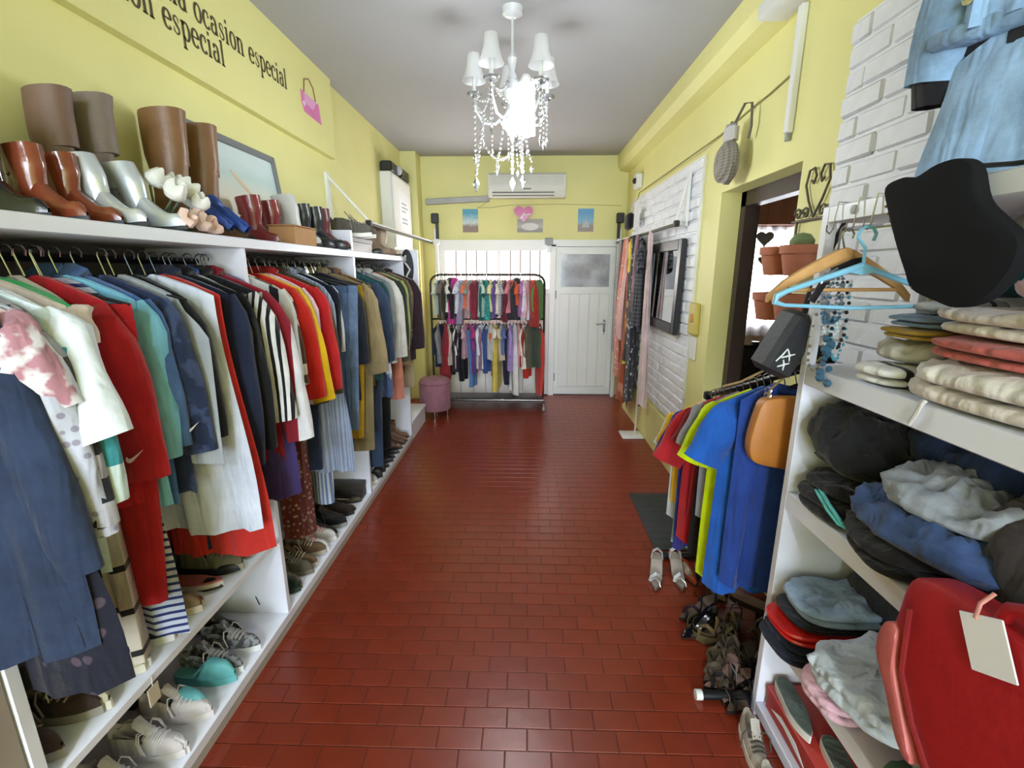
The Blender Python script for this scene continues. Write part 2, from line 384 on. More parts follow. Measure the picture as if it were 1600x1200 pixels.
for a, b in ((-1.02, -0.36), (-0.31, 0.32)):
    MB().box((a, 6.262, 1.42), (b, 6.27, 1.9)).build('pane', dp, w1, smooth=False)
    for k in range(1, 5): MB().tube([(a+(b-a)*k/5, 6.235, 1.42), (a+(b-a)*k/5, 6.235, 1.9)], 0.007, 6).build('bar', mat('bar_grey', '#77726F', 0.5), w1)
MB().box((-1.08, 6.285, 0), (0.34, 6.30, 2.0)).build('light_block_sheet', white_d, w1, smooth=False)  # added sheet behind the band, keeps outside light from leaking through panel gaps
MB().box((0.35, 6.29, 0), (1.21, 6.31, 2.0)).build('light_block_sheet', white_d, d1, smooth=False)  # same added light block behind the door
# small closer on the transom
cl = empty('door_closer', (0.30, 6.195, 1.96)); tag(cl, 'small grey latch box on the white transom over the door', 'latch')
MB().rbox((-0.05, -0.05, 0), (0.05, 0.0, 0.09), 0.008).build('body', grey_p, cl); MB().rbox((-0.03, -0.045, -0.09), (0.03, 0.0, 0), 0.006).build('arm', whitep, cl)
# ---- made-up tube fitting behind the camera, unseen, added to carry the fill light
tl = empty('added_fill_lamp', (0, -2.6, ZC)); tag(tl, 'added unseen ceiling tube behind the camera for fill light', 'lamp')
MB().rbox((-0.07, -0.6, -0.05), (0.07, 0.6, 0), 0.01).build('housing', whitep, tl)
MB().tube([(0, -0.57, -0.066), (0, 0.57, -0.066)], 0.013, 8).build('tube', emit('fill_tube_glow', '#F4F8FF', 6), tl)
# ================================================================== FURNITURE AND FITTINGS
def part(name, m, parent, *boxes, r=0.0, **k):
    b = MB()
    for lo, hi in boxes: b.rbox(lo, hi, r) if r else b.box(lo, hi)
    return b.build(name, m, parent, smooth=bool(r), **k)
XF = -1.10
su = empty('shelving_unit', (0, 0, 0)); tag(su, 'long white open wardrobe unit with top shelf along the yellow wall', 'shelving')
part('top_board', white_l, su, ((XL, 0.30, 1.735), (XF, 4.48, 1.775)), r=0.003)
part('bottom_board', white_l, su, ((XL, 0.79, 0.04), (XF, 4.40, 0.085)), r=0.003)
part('plinth_board', mat('plinth_grey', '#A79F99', 0.5), su, ((XF-0.012, 0.79, 0.0), (XF-0.004, 4.40, 0.04)))
for y in (0.795, 1.862, 3.085, 4.335):
    part('upright', white_l, su, ((XL, y, 0.085), (XF, y+0.028, 1.735)), r=0.002)
part('back_panel', mat('back_panel', '#8E8785', 0.7), su, ((XL, 0.8, 0.085), (XL+0.008, 4.34, 1.735)))
part('lower_shelf', white_l, su, ((XL, 0.823, 0.457), (XF, 1.862, 0.485)), r=0.002)
part('closed_front', mat('front_beige', '#9F958C', 0.6), su, ((XF-0.02, -0.6, 0.0), (XF-0.004, 0.79, 1.735)), r=0.002)
part('stub_divider', white_l, su, ((XL, 3.07, 1.775), (XF, 3.10, 1.90)), r=0.002)
for (a, b) in ((0.823, 1.862), (1.89, 3.085), (3.113, 4.335)):
    MB().tube([(-1.285, a, 1.685), (-1.285, b, 1.685)], 0.012, 8).build('rail', black_m, su)
# low white box unit past the end of the wardrobe
lb = empty('low_box_bench', (0, 0, 0)); tag(lb, 'low white box bench between wardrobe end and pink pouf', 'bench')
part('body', white_l, lb, ((XL, 4.40, 0.0), (XF-0.01, 5.02, 0.17)), r=0.003)
part('lid', white_l, lb, ((XL, 4.40, 0.17), (XF, 5.04, 0.20)), r=0.004)

# rails on wall brackets, left and right
def rail(name, x, y0, y1, z, wallx, lab, zb):
    e = empty(name, (0, 0, 0)); tag(e, lab, 'rail')
    s = 1 if wallx > 0 else -1
    MB().box((x-0.012, y0, z-0.02), (x+0.012, y1, z+0.0)).build('bar', black_m, e)
    MB().box((x-0.014, y0, z+0.0), (x+0.014, y1, z+0.01)).build('bar_cover', whitep, e)
    MB().box((min(wallx, wallx-s*0.02), y0+0.02, z-0.02), (max(wallx, wallx-s*0.02), y0+0.075, zb)).build('wall_plate', whitep, e)
    MB().tube([(wallx-s*0.012, y0+0.04, zb-0.02), (x, y0+0.03, z)], 0.010, 6).build('brace', whitep, e)
    MB().tube([(wallx-s*0.012, y0+0.04, z-0.005), (x, y0+0.03, z-0.005)], 0.010, 6).build('arm', whitep, e)
    MB().rbox((x-0.02, y0-0.03, z-0.028), (x+0.02, y0+0.01, z+0.018), 0.005).build('end_cap', black_p, e)
    return e
rail('hanging_rail', -1.17, 3.68, 6.12, 2.0, XL, 'black hanging rail on white bracket over the wardrobe end', 2.36)
rail('hanging_rail', 1.14, 3.76, 6.12, 2.0, XR-0.035, 'black hanging rail on white bracket against the brick wall', 2.36)
for x, lab in ((-1.115, 'white upright post with black top holding the rail over the wardrobe'), (1.175, 'white upright post with black top holding the rail by the brick wall')):
    e = empty('rail_post', (x, 6.13, 0)); tag(e, lab, 'post')
    part('post', whitep, e, ((-0.022, -0.02, 0), (0.022, 0.02, 2.16)), r=0.004)
    part('black_sleeve', black_p, e, ((0.0 if x < 0 else -0.04, -0.028, 2.0), (0.04 if x < 0 else 0.0, -0.02, 2.34)), r=0.003)
    part('clamp', black_p, e, ((-0.05, -0.05, 2.22), (0.04, 0.02, 2.34)), r=0.01)
    part('joint', whitep, e, ((-0.04, -0.03, 1.97), (0.04, 0.03, 2.04)), r=0.006)
# electrical box with black cap thing on the left wall
eb = empty('meter_cabinet', (0, 0, 0)); tag(eb, 'tall white cabinet with taped notice on the yellow wall', 'cabinet')
part('body', whitep, eb, ((XL+0.001, 5.10, 1.86), (XL+0.12, 5.90, 2.64)), r=0.008)
part('door', mat('white_gloss', '#F2F3F4', 0.3, var=0.01), eb, ((XL+0.12, 5.13, 1.89), (XL+0.135, 5.87, 2.61)), r=0.004)
part('notice', mat('notice_paper', '#EDEEF2', 0.8, var=0.01), eb, ((XL+0.135, 5.32, 2.0), (XL+0.138, 5.80, 2.5)))
ink = mat('grey_ink', '#A3A7B5', 0.8)
for k, (w, z) in enumerate(((0.2, 2.36), (0.26, 2.32), (0.16, 2.28), (0.22, 2.20), (0.24, 2.16))):
    part('print_line', ink, eb, ((XL+0.138, 5.42, z), (XL+0.1385, 5.42+w, z+0.016)))
for y, lab, c in ((5.12, 'black alarm siren with clear lens on the white cabinet', black_p), (5.52, 'black junction box beside the siren on the white cabinet', black_p)):
    e = empty('alarm_box', (XL+0.07, y, 2.64)); tag(e, lab, 'device')
    part('case', black_p, e, ((-0.06, 0, 0), (0.06, 0.34, 0.10)), r=0.012)
    if y < 5.3: MB().lathe([(0.045, 0), (0.045, 0.03), (0.02, 0.045)], M=Matrix.Translation((0.055, 0.25, 0.05)) @ Matrix.Rotation(PI/2, 4, 'Y')).build('lens', mat('lens', '#B9BCC0', 0.15), e)
    else: part('lid', mat('dark_lid', '#2A2B2E', 0.5), e, ((-0.065, 0.02, 0.085), (0.065, 0.32, 0.105)), r=0.006)
# decorative white panel with black scroll oval at the wardrobe end
op = empty('scroll_panel', (-1.16, 4.50, 0)); tag(op, 'white panel with black scroll oval at the end of the wardrobe', 'panel')
part('panel', white_l, op, ((-0.20, 0.0, 1.35), (0.16, 0.02, 1.84)), r=0.003)
ov = [(0.06*math.cos(t), 0.165*math.sin(t)) for t in (2*PI*k/24 for k in range(24))]
MB().prism([(p[0]+0.06, p[1]+1.68) for p in ov], 'y', -0.006, 0.0).build('black_oval', black_p, op)
MB().tube([(0.05, -0.008, 1.79), (0.035, -0.008, 1.73), (0.06, -0.008, 1.70), (0.085, -0.008, 1.66), (0.05, -0.008, 1.60), (0.06, -0.008, 1.55)], 0.009, 6).build('white_scroll', whitep, op)
MB().tube([(0.08, -0.006, 1.56), (0.10, -0.006, 1.49), (0.075, -0.006, 1.43)], 0.011, 6).build('black_scroll', black_p, op)

# ---- right white shelf unit
RS = empty('shelf_unit', (0, 0, 0)); tag(RS, 'white shelf unit piled with folded clothes beside the aisle', 'shelving')
RX = 0.885
for z0, z1 in ((1.785, 1.832), (1.30, 1.362), (0.868, 0.93), (0.375, 0.43), (0.02, 0.065)):
    part('board', white_l, RS, ((RX, 0.10, z0), (XR-0.032, 1.47, z1)), r=0.003)
part('end_panel', white_l, RS, ((RX, 1.47, 0.0), (XR-0.032, 1.50, 1.362)), r=0.002)
part('post', white_l, RS, ((RX, 1.47, 1.362), (RX+0.03, 1.50, 1.832)), r=0.002)
part('post', white_l, RS, ((XR-0.08, 1.47, 1.362), (XR-0.034, 1.50, 1.832)), r=0.002)
part('end_panel', white_l, RS, ((RX, 0.08, 0.0), (XR-0.032, 0.10, 1.832)), r=0.002)
part('back_panel', mat('back_panel_grey', '#B9B5AE', 0.7), RS, ((XR-0.04, 0.10, 0.43), (XR-0.033, 1.47, 1.785)))
MB().lathe([(0.012, 0), (0.012, 0.004), (0.004, 0.005)], M=Matrix.Translation((RX, 1.36, 1.81)) @ Matrix.Rotation(-PI/2, 4, 'Y')).build('screw_cap', grey_p, RS)

# ---- mirror on the brick wall
mi = empty('wall_mirror', (XR-0.065, 4.19, 1.52)); tag(mi, 'framed mirror with dark wide frame on the white brick wall', 'mirror')
mw, mh = 0.44, 0.37
fr = mat('black_frame', '#24252A', 0.4)
for nm, lo, hi in (('frame_side', (-0.02, -mw, -mh), (0.02, -mw+0.085, mh)), ('frame_side', (-0.02, mw-0.085, -mh), (0.02, mw, mh)), ('frame_rail', (-0.02, -mw+0.085, mh-0.085), (0.02, mw-0.085, mh)), ('frame_rail', (-0.02, -mw+0.085, -mh), (0.02, mw-0.085, -mh+0.085))):
    part(nm, fr, mi, (lo, hi), r=0.006)
part('glass', mat('mirror_glass', '#D9DEE0', 0.02, 1.0, var=0.0), mi, ((-0.008, -mw+0.08, -mh+0.08), (-0.002, mw-0.08, mh-0.08)))
mi.rotation_euler = (0, 0.02, 0)

# ---- switch plate, conduit, cable, camera
sw = empty('intercom', (XR, 3.52, 1.30)); tag(sw, 'yellowed intercom box on the yellow strip beside the brick wall', 'intercom')
part('box', mat('yellowed_plastic', '#C9B85E', 0.5), sw, ((-0.035, -0.075, -0.11), (0, 0.075, 0.12)), r=0.008)
part('button', mat('orange_button', '#C98A2E', 0.5), sw, ((-0.04, -0.03, -0.02), (-0.035, 0.03, 0.04)), r=0.002)
part('plate', whitep, sw, ((-0.015, -0.06, -0.30), (0, 0.06, -0.13)), r=0.004)
cd = empty('cable_conduit', (XR, 2.50, 2.29)); tag(cd, 'white vertical cable conduit on the yellow wall over the doorway edge', 'conduit')
part('channel', whitep, cd, ((-0.03, -0.02, 0), (0, 0.02, 0.55)), r=0.004)
MB().tube([(-0.015, 0, 0.002), (-0.015, 0, -0.035)], 0.012, 8).build('cable_end', grey_p, cd)
part('junction_box', mat('box_white', '#D8D8D4', 0.5), cd, ((-0.155, -0.15, 0.53), (-0.01, 0.15, 0.60)), r=0.006)
cb = MB().tube([(XR-0.006, 5.70, 2.37), (XR-0.036, 5.45, 2.47), (XR-0.045, 4.4, 2.47), (XR-0.045, 3.62, 2.475), (XR-0.012, 3.35, 2.50), (XR-0.006, 3.0, 2.53), (XR-0.006, 2.75, 2.54), (XR-0.006, 2.52, 2.56)], 0.0055, 6).build('wall_cable', mat('old_cable', '#8B8350', 0.6)); tag(cb, 'thin cable running along the wall above bricks and doorway', 'cable')
cp = empty('cap', (XR-0.09, 2.98, 2.30)); tag(cp, 'grey tweed flat cap hanging from the wall cable', 'cap')
tw = fab('#8E877C', 'plaid', '#6F695F', 60, 0.5)
rg = []
for i in range(9):
    t = i/8; a = -PI/2+PI*t
    rr = 0.085*math.cos(a)**0.6 if 0 < i < 8 else 0.004
    rg.append([(0.06*math.cos(q)*(rr/0.085), (0.115+0.02*math.sin(3*q))*math.sin(q)*(rr/0.085)*1.0, 0.105*math.sin(a)+0.01*math.sin(2*q)) for q in (2*PI*k/14 for k in range(14))])
MB().loft(rg, cap=True).build('crown', tw, cp, (0, 0.03, -0.03))
MB().prism([(-0.10, -0.06), (-0.06, -0.135), (0.0, -0.16), (0.05, -0.13), (0.07, -0.06)], 'x', -0.02, 0.012).build('visor', tw, cp, (0, 0.0, 0.0))
MB().rbox((-0.03, -0.05, 0.05), (0.03, 0.07, 0.17), 0.025).build('lining', mat('cap_lining', '#B6B2B0', 0.9), cp)
MB().tube([(0, -0.02, 0.15), (0.02, -0.09, 0.24), (0.045, -0.12, 0.235), (0.05, -0.13, 0.12), (0.05, -0.11, 0.06)], 0.007, 6).build('strap', mat('strap_brown', '#5E574C', 0.6), cp)
sc_ = empty('security_camera', (XR-0.02, 5.55, 2.60)); tag(sc_, 'small white dome camera above the bricks near the back wall', 'camera')
part('base', whitep, sc_, ((-0.05, -0.07, -0.08), (0.02, 0.07, 0.08)), r=0.012)
MB().lathe([(0.03, 0), (0.03, 0.02), (0.012, 0.032)], M=Matrix.Translation((-0.05, -0.03, 0)) @ Matrix.Rotation(-PI/2, 4, 'Y')).build('lens', black_p, sc_)
hb = empty('hanging_pouch', (1.12, 5.35, 2.10)); tag(hb, 'small black pouch on pale straps hanging above the right rail', 'pouch')
MB().rbox((-0.03, -0.10, -0.02), (0.03, 0.10, 0.15), 0.02).build('body', fab('#1B1B1E'), hb)
MB().tube([(0, -0.08, 0.14), (0.03, -0.03, 0.25), (0.085, 0.03, 0.30), (0.05, 0.12, 0.25), (0, 0.08, 0.14)], 0.012, 6, flat=0.4).build('strap', fab('#CFC9C2'), hb)

# ---- wall pots on an iron scroll rack
iron = mat('old_iron', '#5C5546', 0.6, 0.3)
pr = empty('pot_rack', (XR, 2.20, 1.45)); tag(pr, 'iron wall rack with scrolled heart holding clay pots', 'rack')
b = MB()
b.tube([(-0.012, -0.16, 0.42), (-0.012, 0.16, 0.42)], 0.006)
b.tube([(-0.012, -0.12, 0.42), (-0.012, -0.12, -0.10)], 0.006).tube([(-0.012, 0.12, 0.42), (-0.012, 0.12, -0.10)], 0.006)
b.tube([(-0.012, -0.14, -0.04), (-0.012, 0.14, -0.04)], 0.006).tube([(-0.012, -0.14, 0.20), (-0.012, 0.14, 0.20)], 0.006)
b.build('bars', iron, pr)
hs_ = lambda s: [(-0.012, s*y, z) for y, z in ((0, 0.43), (0.05, 0.50), (0.085, 0.57), (0.07, 0.63), (0.035, 0.635), (0.015, 0.60), (0.03, 0.57), (0.045, 0.585))]
MB().tube(hs_(1), 0.005).tube(hs_(-1), 0.005).build('heart_scroll', iron, pr)
b = MB()
for s in (-1, 1):
    for c in (0.06, 0.12):
        b.tube([(-0.012, s*(c+0.028*math.cos(a)*(1-i/14)), 0.45+0.028*math.sin(a)*(1-i/14)) for i, a in enumerate(x*0.7 for x in range(11))], 0.005, 5)
    b.tube([(-0.012, s*(0.06+0.03*math.cos(a)*(1-i/14)), -0.075+0.03*math.sin(a)*(1-i/14)) for i, a in enumerate(x*0.7 for x in range(11))], 0.005, 5)
b.build('scroll', iron, pr)
clay = mat('terracotta', '#B06A50', 0.75, var=0.08, nsc=12, bump=0.1)
for (y, z, lab) in ((2.265, 1.63, 'clay pot in the upper row of the iron rack, nearer the doorway'), (2.09, 1.63, 'clay pot with small cactus in the upper row of the iron rack'), (2.285, 1.425, 'clay pot in the lower row of the iron rack, nearer the doorway'), (2.105, 1.425, 'clay pot in the lower row of the iron rack, nearer the shelves')):
    e = empty('flower_pot', (XR-0.105, y, z)); tag(e, lab, 'pot', None)
    MB().lathe([(0.054, 0), (0.072, 0.085), (0.072, 0.09), (0.080, 0.09), (0.082, 0.125), (0.074, 0.125), (0.072, 0.11), (0.0, 0.105)], seg=20, cap=False).build('pot', clay, e)
    MB().lathe([(0.0, 0.107), (0.072, 0.108)], seg=12, cap=False).build('soil', mat('soil', '#4A3A2E', 0.9), e)
    MB().lathe([(0.001, 0), (0.058, 0.0005)], seg=16, cap=False).build('base', clay, e)
    if 'cactus' in lab:
        MB().lathe([(0.03, 0.10), (0.045, 0.12), (0.047, 0.145), (0.03, 0.168), (0.004, 0.175)], seg=14).build('cactus', mat('cactus_green', '#6F7F55', 0.7, bump=0.5), e)

# ---- air conditioner
ac = empty('air_conditioner', (0.02, YB, 2.52)); tag(ac, 'white wall air conditioner over the back door', 'air conditioner')
MB().prism([(0, 0.0), (-0.13, 0.0), (-0.185, 0.05), (-0.20, 0.12), (-0.19, 0.25), (-0.165, 0.275), (0, 0.275)], 'x', -0.465, 0.465).build('body', mat('ac_white', '#DCDCD4', 0.45, var=0.02), ac)
for k in range(6): part('grille_slat', mat('ac_slat', '#C9C9C1', 0.5), ac, ((-0.44, -0.199+0.0006*k, 0.13+0.019*k), (0.44, -0.190, 0.136+0.019*k)))
part('louvre', mat('ac_vent', '#6B6C6A', 0.5), ac, ((-0.42, -0.187, 0.045), (0.33, -0.170, 0.060)), ((-0.42, -0.160, 0.014), (0.33, -0.135, 0.026)))
part('badge', mat('badge_grey', '#77797B', 0.5), ac, ((-0.05, -0.2015, 0.085), (0.05, -0.195, 0.10)))
part('side_cap', whitep, ac, ((0.455, -0.16, 0.0), (0.475, 0, 0.27)), r=0.006); part('side_cap', whitep, ac, ((-0.475, -0.16, 0.0), (-0.455, 0, 0.27)), r=0.006)
cn = MB().rbox((-0.40, -0.03, -0.035), (0.40, 0.03, 0.035), 0.006).build('pipe_duct', mat('duct_grey', '#A9AAA6', 0.5), None, (-0.845, YB-0.032, 2.505), (0, -0.045, 0)); tag(cn, 'grey pipe duct running to the air conditioner', 'duct')
wi = MB().tube([(-0.44, YB-0.005, 2.52), (-0.55, YB-0.005, 2.44), (-0.60, YB-0.005, 2.42), (-0.45, YB-0.005, 2.42), (-0.2, YB-0.005, 2.45), (0.4, YB-0.005, 2.46), (1.2, YB-0.005, 2.44)], 0.003, 5).build('loose_wire', mat('wire_grey', '#A8A06A', 0.6)); tag(wi, 'thin loose wire below the air conditioner', 'wire')
# ---- prints and heart on the back wall
def poster(x0, x1, z0, z1, lab, sky, mid, low):
    e = empty('poster', ((x0+x1)/2, YB-0.002, z0)); tag(e, lab, 'poster')
    w, hgt = (x1-x0)/2, z1-z0
    m = bpy.data.materials.new('print_'+lab[:10]); nt, N, Lk, P = nodes_of(m)
    tc = N.new('ShaderNodeTexCoord'); sp = N.new('ShaderNodeSeparateXYZ'); Lk.new(tc.outputs['Generated'], sp.inputs[0])
    nz = N.new('ShaderNodeTexNoise'); nz.inputs['Scale'].default_value = 6; Lk.new(tc.outputs['Generated'], nz.inputs['Vector'])
    ad = N.new('ShaderNodeMath'); ad.operation = 'MULTIPLY_ADD'; ad.inputs[1].default_value = 0.35; Lk.new(nz.outputs['Fac'], ad.inputs[0]); Lk.new(sp.outputs['Z'], ad.inputs[2])
    r = N.new('ShaderNodeValToRGB'); Lk.new(ad.outputs[0], r.inputs[0])
    r.color_ramp.elements[0].position = 0.42; r.color_ramp.elements[0].color = lin(low); r.color_ramp.elements[1].position = 0.95; r.color_ramp.elements[1].color = lin(sky)
    q = r.color_ramp.elements.new(0.6); q.color = lin(mid)
    Lk.new(r.outputs[0], P.inputs['Base Color']); P.inputs['Roughness'].default_value = 0.45
    MB().box((-w, -0.004, 0), (w, 0, hgt)).build('sheet', m, e, smooth=False)
    return e
poster(-0.79, -0.595, 2.125, 2.405, 'small blue seaside print left of the heart over the window', '#4F9DB5', '#C9D6D2', '#8A7468')
e = poster(0.665, 0.862, 2.13, 2.405, 'small blue landmark print above the door', '#5B9CCB', '#86B2CF', '#9A8D86')
MB().prism([(-0.05, 0.05), (-0.03, 0.12), (-0.006, 0.14), (0, 0.21), (0.006, 0.14), (0.03, 0.12), (0.05, 0.05)], 'y', -0.007, -0.004).build('printed_tower', mat('print_grey', '#B9BEC0', 0.6), e)
e = poster(-0.10, 0.225, 2.122, 2.285, 'wide grey print partly behind the pink heart', '#9A9890', '#B5B3A9', '#8E8A80')
MB().prism([(0.11*math.cos(t), 0.07+0.045*math.sin(t)) for t in (2*PI*k/20 for k in range(20))], 'y', -0.006, -0.004).build('printed_cup', mat('print_white', '#D9D9D6', 0.6), e)
ht = empty('heart_sign', (-0.02, YB-0.01, 2.235)); tag(ht, 'glossy pink heart sign on the back wall', 'sign')
MB().prism([(p[0]*0.128, p[1]*0.118+0.118) for p in hp], 'y', -0.03, -0.004).build('heart', mat('pink_gloss', '#C65592', 0.2, coat=0.6), ht)
MB().prism([(-0.05, 0.05), (0.0, 0.115), (0.02, 0.11), (-0.02, 0.05)], 'y', -0.033, -0.03).prism([(0.0, 0.085), (0.09, 0.10), (0.09, 0.108), (0.0, 0.10)], 'y', -0.033, -0.03).build('white_mark', whitep, ht)

# ---- lettering and sticker on the left wall
letter_m = mat('painted_letters', '#4C4526', 0.7, var=0.05)
def strip(mb, pts, ws, off):
    """flat brush stroke of varying width in the wall plane; pts (y, z)"""
    n = len(pts); L_, R2 = [], []
    for i, (a, b_) in enumerate(pts):
        p, q = pts[max(0, i-1)], pts[min(n-1, i+1)]
        d = Vector((q[0]-p[0], q[1]-p[1])); d = d.normalized() if d.length else Vector((0, 1)); w = ws[i] if isinstance(ws, (list, tuple)) else ws
        L_.append((off, a-d.y*w/2, b_+d.x*w/2)); R2.append((off, a+d.y*w/2, b_-d.x*w/2))
    mb.add(L_+R2, [(i, i+1, n+i+1, n+i) for i in range(n-1)])
TK, TN = 0.25, 0.10
def arc(cx, cz, rx, rz_, a0, a1, n=18): return [(cx+rx*math.cos(math.radians(a0+(a1-a0)*i/n)), cz+rz_*math.sin(math.radians(a0+(a1-a0)*i/n))) for i in range(n+1)]
def wts(a0, a1, n=18, k=1.0): return [TN+(TK*k-TN)*abs(math.cos(math.radians(a0+(a1-a0)*i/n))) for i in range(n+1)]
def glyph(mb, ch):
    S = lambda pts, w: strip(mb, pts, w, 0.0)
    stem = lambda x, z0, z1: S([(x, z0), (x, z1)], TK)
    foot = lambda x, z, w=0.42: S([(x-w/2, z), (x+w/2, z)], TN)
    flag = lambda x, z: S([(x-0.24, z-0.12), (x, z-0.02)], [0.05, 0.10])
    if ch == 'l': stem(0.22, 0, 1.5); foot(0.22, 0.035); flag(0.22, 1.5); return 0.50
    if ch == 'i':
        stem(0.22, 0, 1.0); foot(0.22, 0.035); flag(0.22, 1.0); S([(0.22, 1.22), (0.22, 1.43)], 0.21); return 0.50
    if ch in 'nu':
        if ch == 'n':
            stem(0.22, 0, 1.0); foot(0.22, 0.035); flag(0.22, 1.0); S(arc(0.52, 0.70, 0.27, 0.27, 165, 0), wts(165, 0)); stem(0.79, 0, 0.72); foot(0.79, 0.035)
        else:
            stem(0.22, 0.28, 1.0); flag(0.22, 1.0); S(arc(0.49, 0.30, 0.27, 0.26, 180, 345), wts(180, 345)); stem(0.79, 0, 1.0); flag(0.79, 1.0); S([(0.79, 0.035), (1.0, 0.035)], TN)
        return 1.05
    if ch == 'o': S(arc(0.44, 0.5, 0.34, 0.49, 0, 360, 28), wts(0, 360, 28)); return 0.88
    if ch == 'c':
        S(arc(0.46, 0.5, 0.35, 0.48, 48, 320, 24), [max(TN, w) for w in wts(48, 320, 24, 1.1)]); S([(0.66, 0.80), (0.70, 0.66)], 0.17); return 0.82
    if ch == 'e':
        S(arc(0.45, 0.5, 0.35, 0.48, 5, 318, 26), wts(5, 318, 26, 1.05)); S([(0.12, 0.53), (0.80, 0.53)], TN); return 0.86
    if ch == 'a':
        S(arc(0.40, 0.68, 0.27, 0.29, 155, 0), wts(155, 0)); stem(0.68, 0.08, 0.70); S([(0.66, 0.05), (0.90, 0.06)], [0.12, 0.05])
        S(arc(0.38, 0.29, 0.27, 0.27, 75, 330, 20), wts(75, 330, 20)); S([(0.20, 0.86), (0.18, 0.72)], 0.15); return 0.92
    if ch == 's':
        S([(0.60, 0.82), (0.52, 0.93), (0.36, 0.965), (0.20, 0.88), (0.17, 0.72), (0.28, 0.59), (0.44, 0.48), (0.58, 0.36), (0.60, 0.20), (0.48, 0.07), (0.30, 0.035), (0.15, 0.12), (0.11, 0.24)], [0.07, 0.08, 0.09, 0.13, 0.16, 0.19, 0.20, 0.19, 0.16, 0.12, 0.09, 0.08, 0.07]); S([(0.61, 0.90), (0.61, 0.66)], 0.06); S([(0.10, 0.34), (0.10, 0.10)], 0.06); return 0.74
    if ch == 'p':
        stem(0.22, -0.48, 1.0); foot(0.22, -0.45); flag(0.22, 1.0); S(arc(0.50, 0.5, 0.34, 0.47, 140, -140, 24), wts(140, -140, 24)); return 0.96
    return 0.5
def letters(txt, yend, z, xh, width, lab):
    e = empty('wall_lettering', (XL+0.0465, yend, z)); tag(e, lab, 'lettering')
    adv = []; gl_ = []
    for ch in txt:
        mb = MB(); adv.append(glyph(mb, ch) if ch != ' ' else 0.55); gl_.append(mb)
    tot = sum(adv)+0.10*len(txt); k = width/tot; x = -width
    for ch, mb, w in zip(txt, gl_, adv):
        if ch != ' ':
            mb.v = [(0.0, p[1]*k, p[2]*xh) for p in mb.v]
            o = mb.build('letter', letter_m, e, (0, x, 0), smooth=False)
        x += (w+0.10)*k
letters('una ocasion especial', 3.15, 2.715, 0.072, 1.06, 'dark painted words una ocasion especial, upper line on the yellow wall')
letters('ocasion especial', 2.52, 2.600, 0.072, 0.82, 'dark painted words ocasion especial, lower line on the yellow wall')
st = empty('handbag_sticker', (XL+0.046, 3.46, 2.66)); tag(st, 'pink handbag wall sticker past the end of the lettering', 'sticker')
pk = mat('sticker_pink', '#D978B4', 0.4); pk2 = mat('sticker_light', '#E6A9D4', 0.4)
MB().prism([(-0.13, 0.045), (-0.10, 0.0), (0.155, -0.01), (0.135, 0.11), (-0.135, 0.125)], 'x', 0, 0.002).build('bag_shape', pk, st)
MB().prism([(-0.085, 0.06), (0.03, 0.045), (0.095, 0.112), (-0.095, 0.122)], 'x', 0.002, 0.003).build('flap', pk2, st)
MB().tube([(0.001, -0.09, 0.12), (0.001, -0.07, 0.20), (0.001, 0.0, 0.225), (0.001, 0.06, 0.19), (0.001, 0.085, 0.115)], 0.005, 5).build('handle', mat('sticker_handle', '#8A6A40', 0.5), st)
MB().prism([(-0.12, 0.05), (-0.10, 0.03), (-0.085, 0.05), (-0.10, 0.07)], 'x', 0.002, 0.0035).build('gloss', mat('sticker_hi', '#F2D9EA', 0.4), st)

# ---- picture leaning on the top shelf
pf = empty('framed_picture', (-1.40, 2.50, 1.776), (0, -0.12, 0)); tag(pf, 'grey framed pale beach picture leaning on the top shelf', 'picture')
gf = mat('grey_frame', '#7E8286', 0.45, 0.3)
pw, ph_ = 0.40, 0.51
for nm, lo, hi in (('frame_side', (-0.012, -pw, 0), (0.012, -pw+0.035, ph_)), ('frame_side', (-0.012, pw-0.035, 0), (0.012, pw, ph_)), ('frame_rail', (-0.012, -pw+0.035, ph_-0.035), (0.012, pw-0.035, ph_)), ('frame_rail', (-0.012, -pw+0.035, 0), (0.012, pw-0.035, 0.035))):
    part(nm, gf, pf, (lo, hi), r=0.003)
pm = bpy.data.materials.new('beach_print'); nt, N, Lk, P = nodes_of(pm)
tc = N.new('ShaderNodeTexCoord'); sp = N.new('ShaderNodeSeparateXYZ'); Lk.new(tc.outputs['Generated'], sp.inputs[0])
nz = N.new('ShaderNodeTexNoise'); nz.inputs['Scale'].default_value = 3; Lk.new(tc.outputs['Generated'], nz.inputs['Vector'])
ad = N.new('ShaderNodeMath'); ad.operation = 'MULTIPLY_ADD'; ad.inputs[1].default_value = 0.3; Lk.new(nz.outputs['Fac'], ad.inputs[0]); Lk.new(sp.outputs['Z'], ad.inputs[2])
r = N.new('ShaderNodeValToRGB'); Lk.new(ad.outputs[0], r.inputs[0]); r.color_ramp.elements[0].position = 0.55; r.color_ramp.elements[0].color = lin('#E6E0D3'); r.color_ramp.elements[1].position = 1.0; r.color_ramp.elements[1].color = lin('#D3E3E6')
q = r.color_ramp.elements.new(0.85); q.color = lin('#C4D9DA'); Lk.new(r.outputs[0], P.inputs['Base Color']); P.inputs['Roughness'].default_value = 0.15
part('print', pm, pf, ((-0.006, -pw+0.03, 0.03), (0.0, pw-0.03, ph_-0.03)))
MB().prism([(0.02+0.085*math.cos(t)-0.02*math.sin(t), 0.30+0.028*math.sin(t)-0.05*math.cos(t)) for t in (2*PI*k/16 for k in range(16))], 'x', 0.0, 0.001).build('printed_shell', mat('shell_print', '#DCC4A8', 0.3), pf)

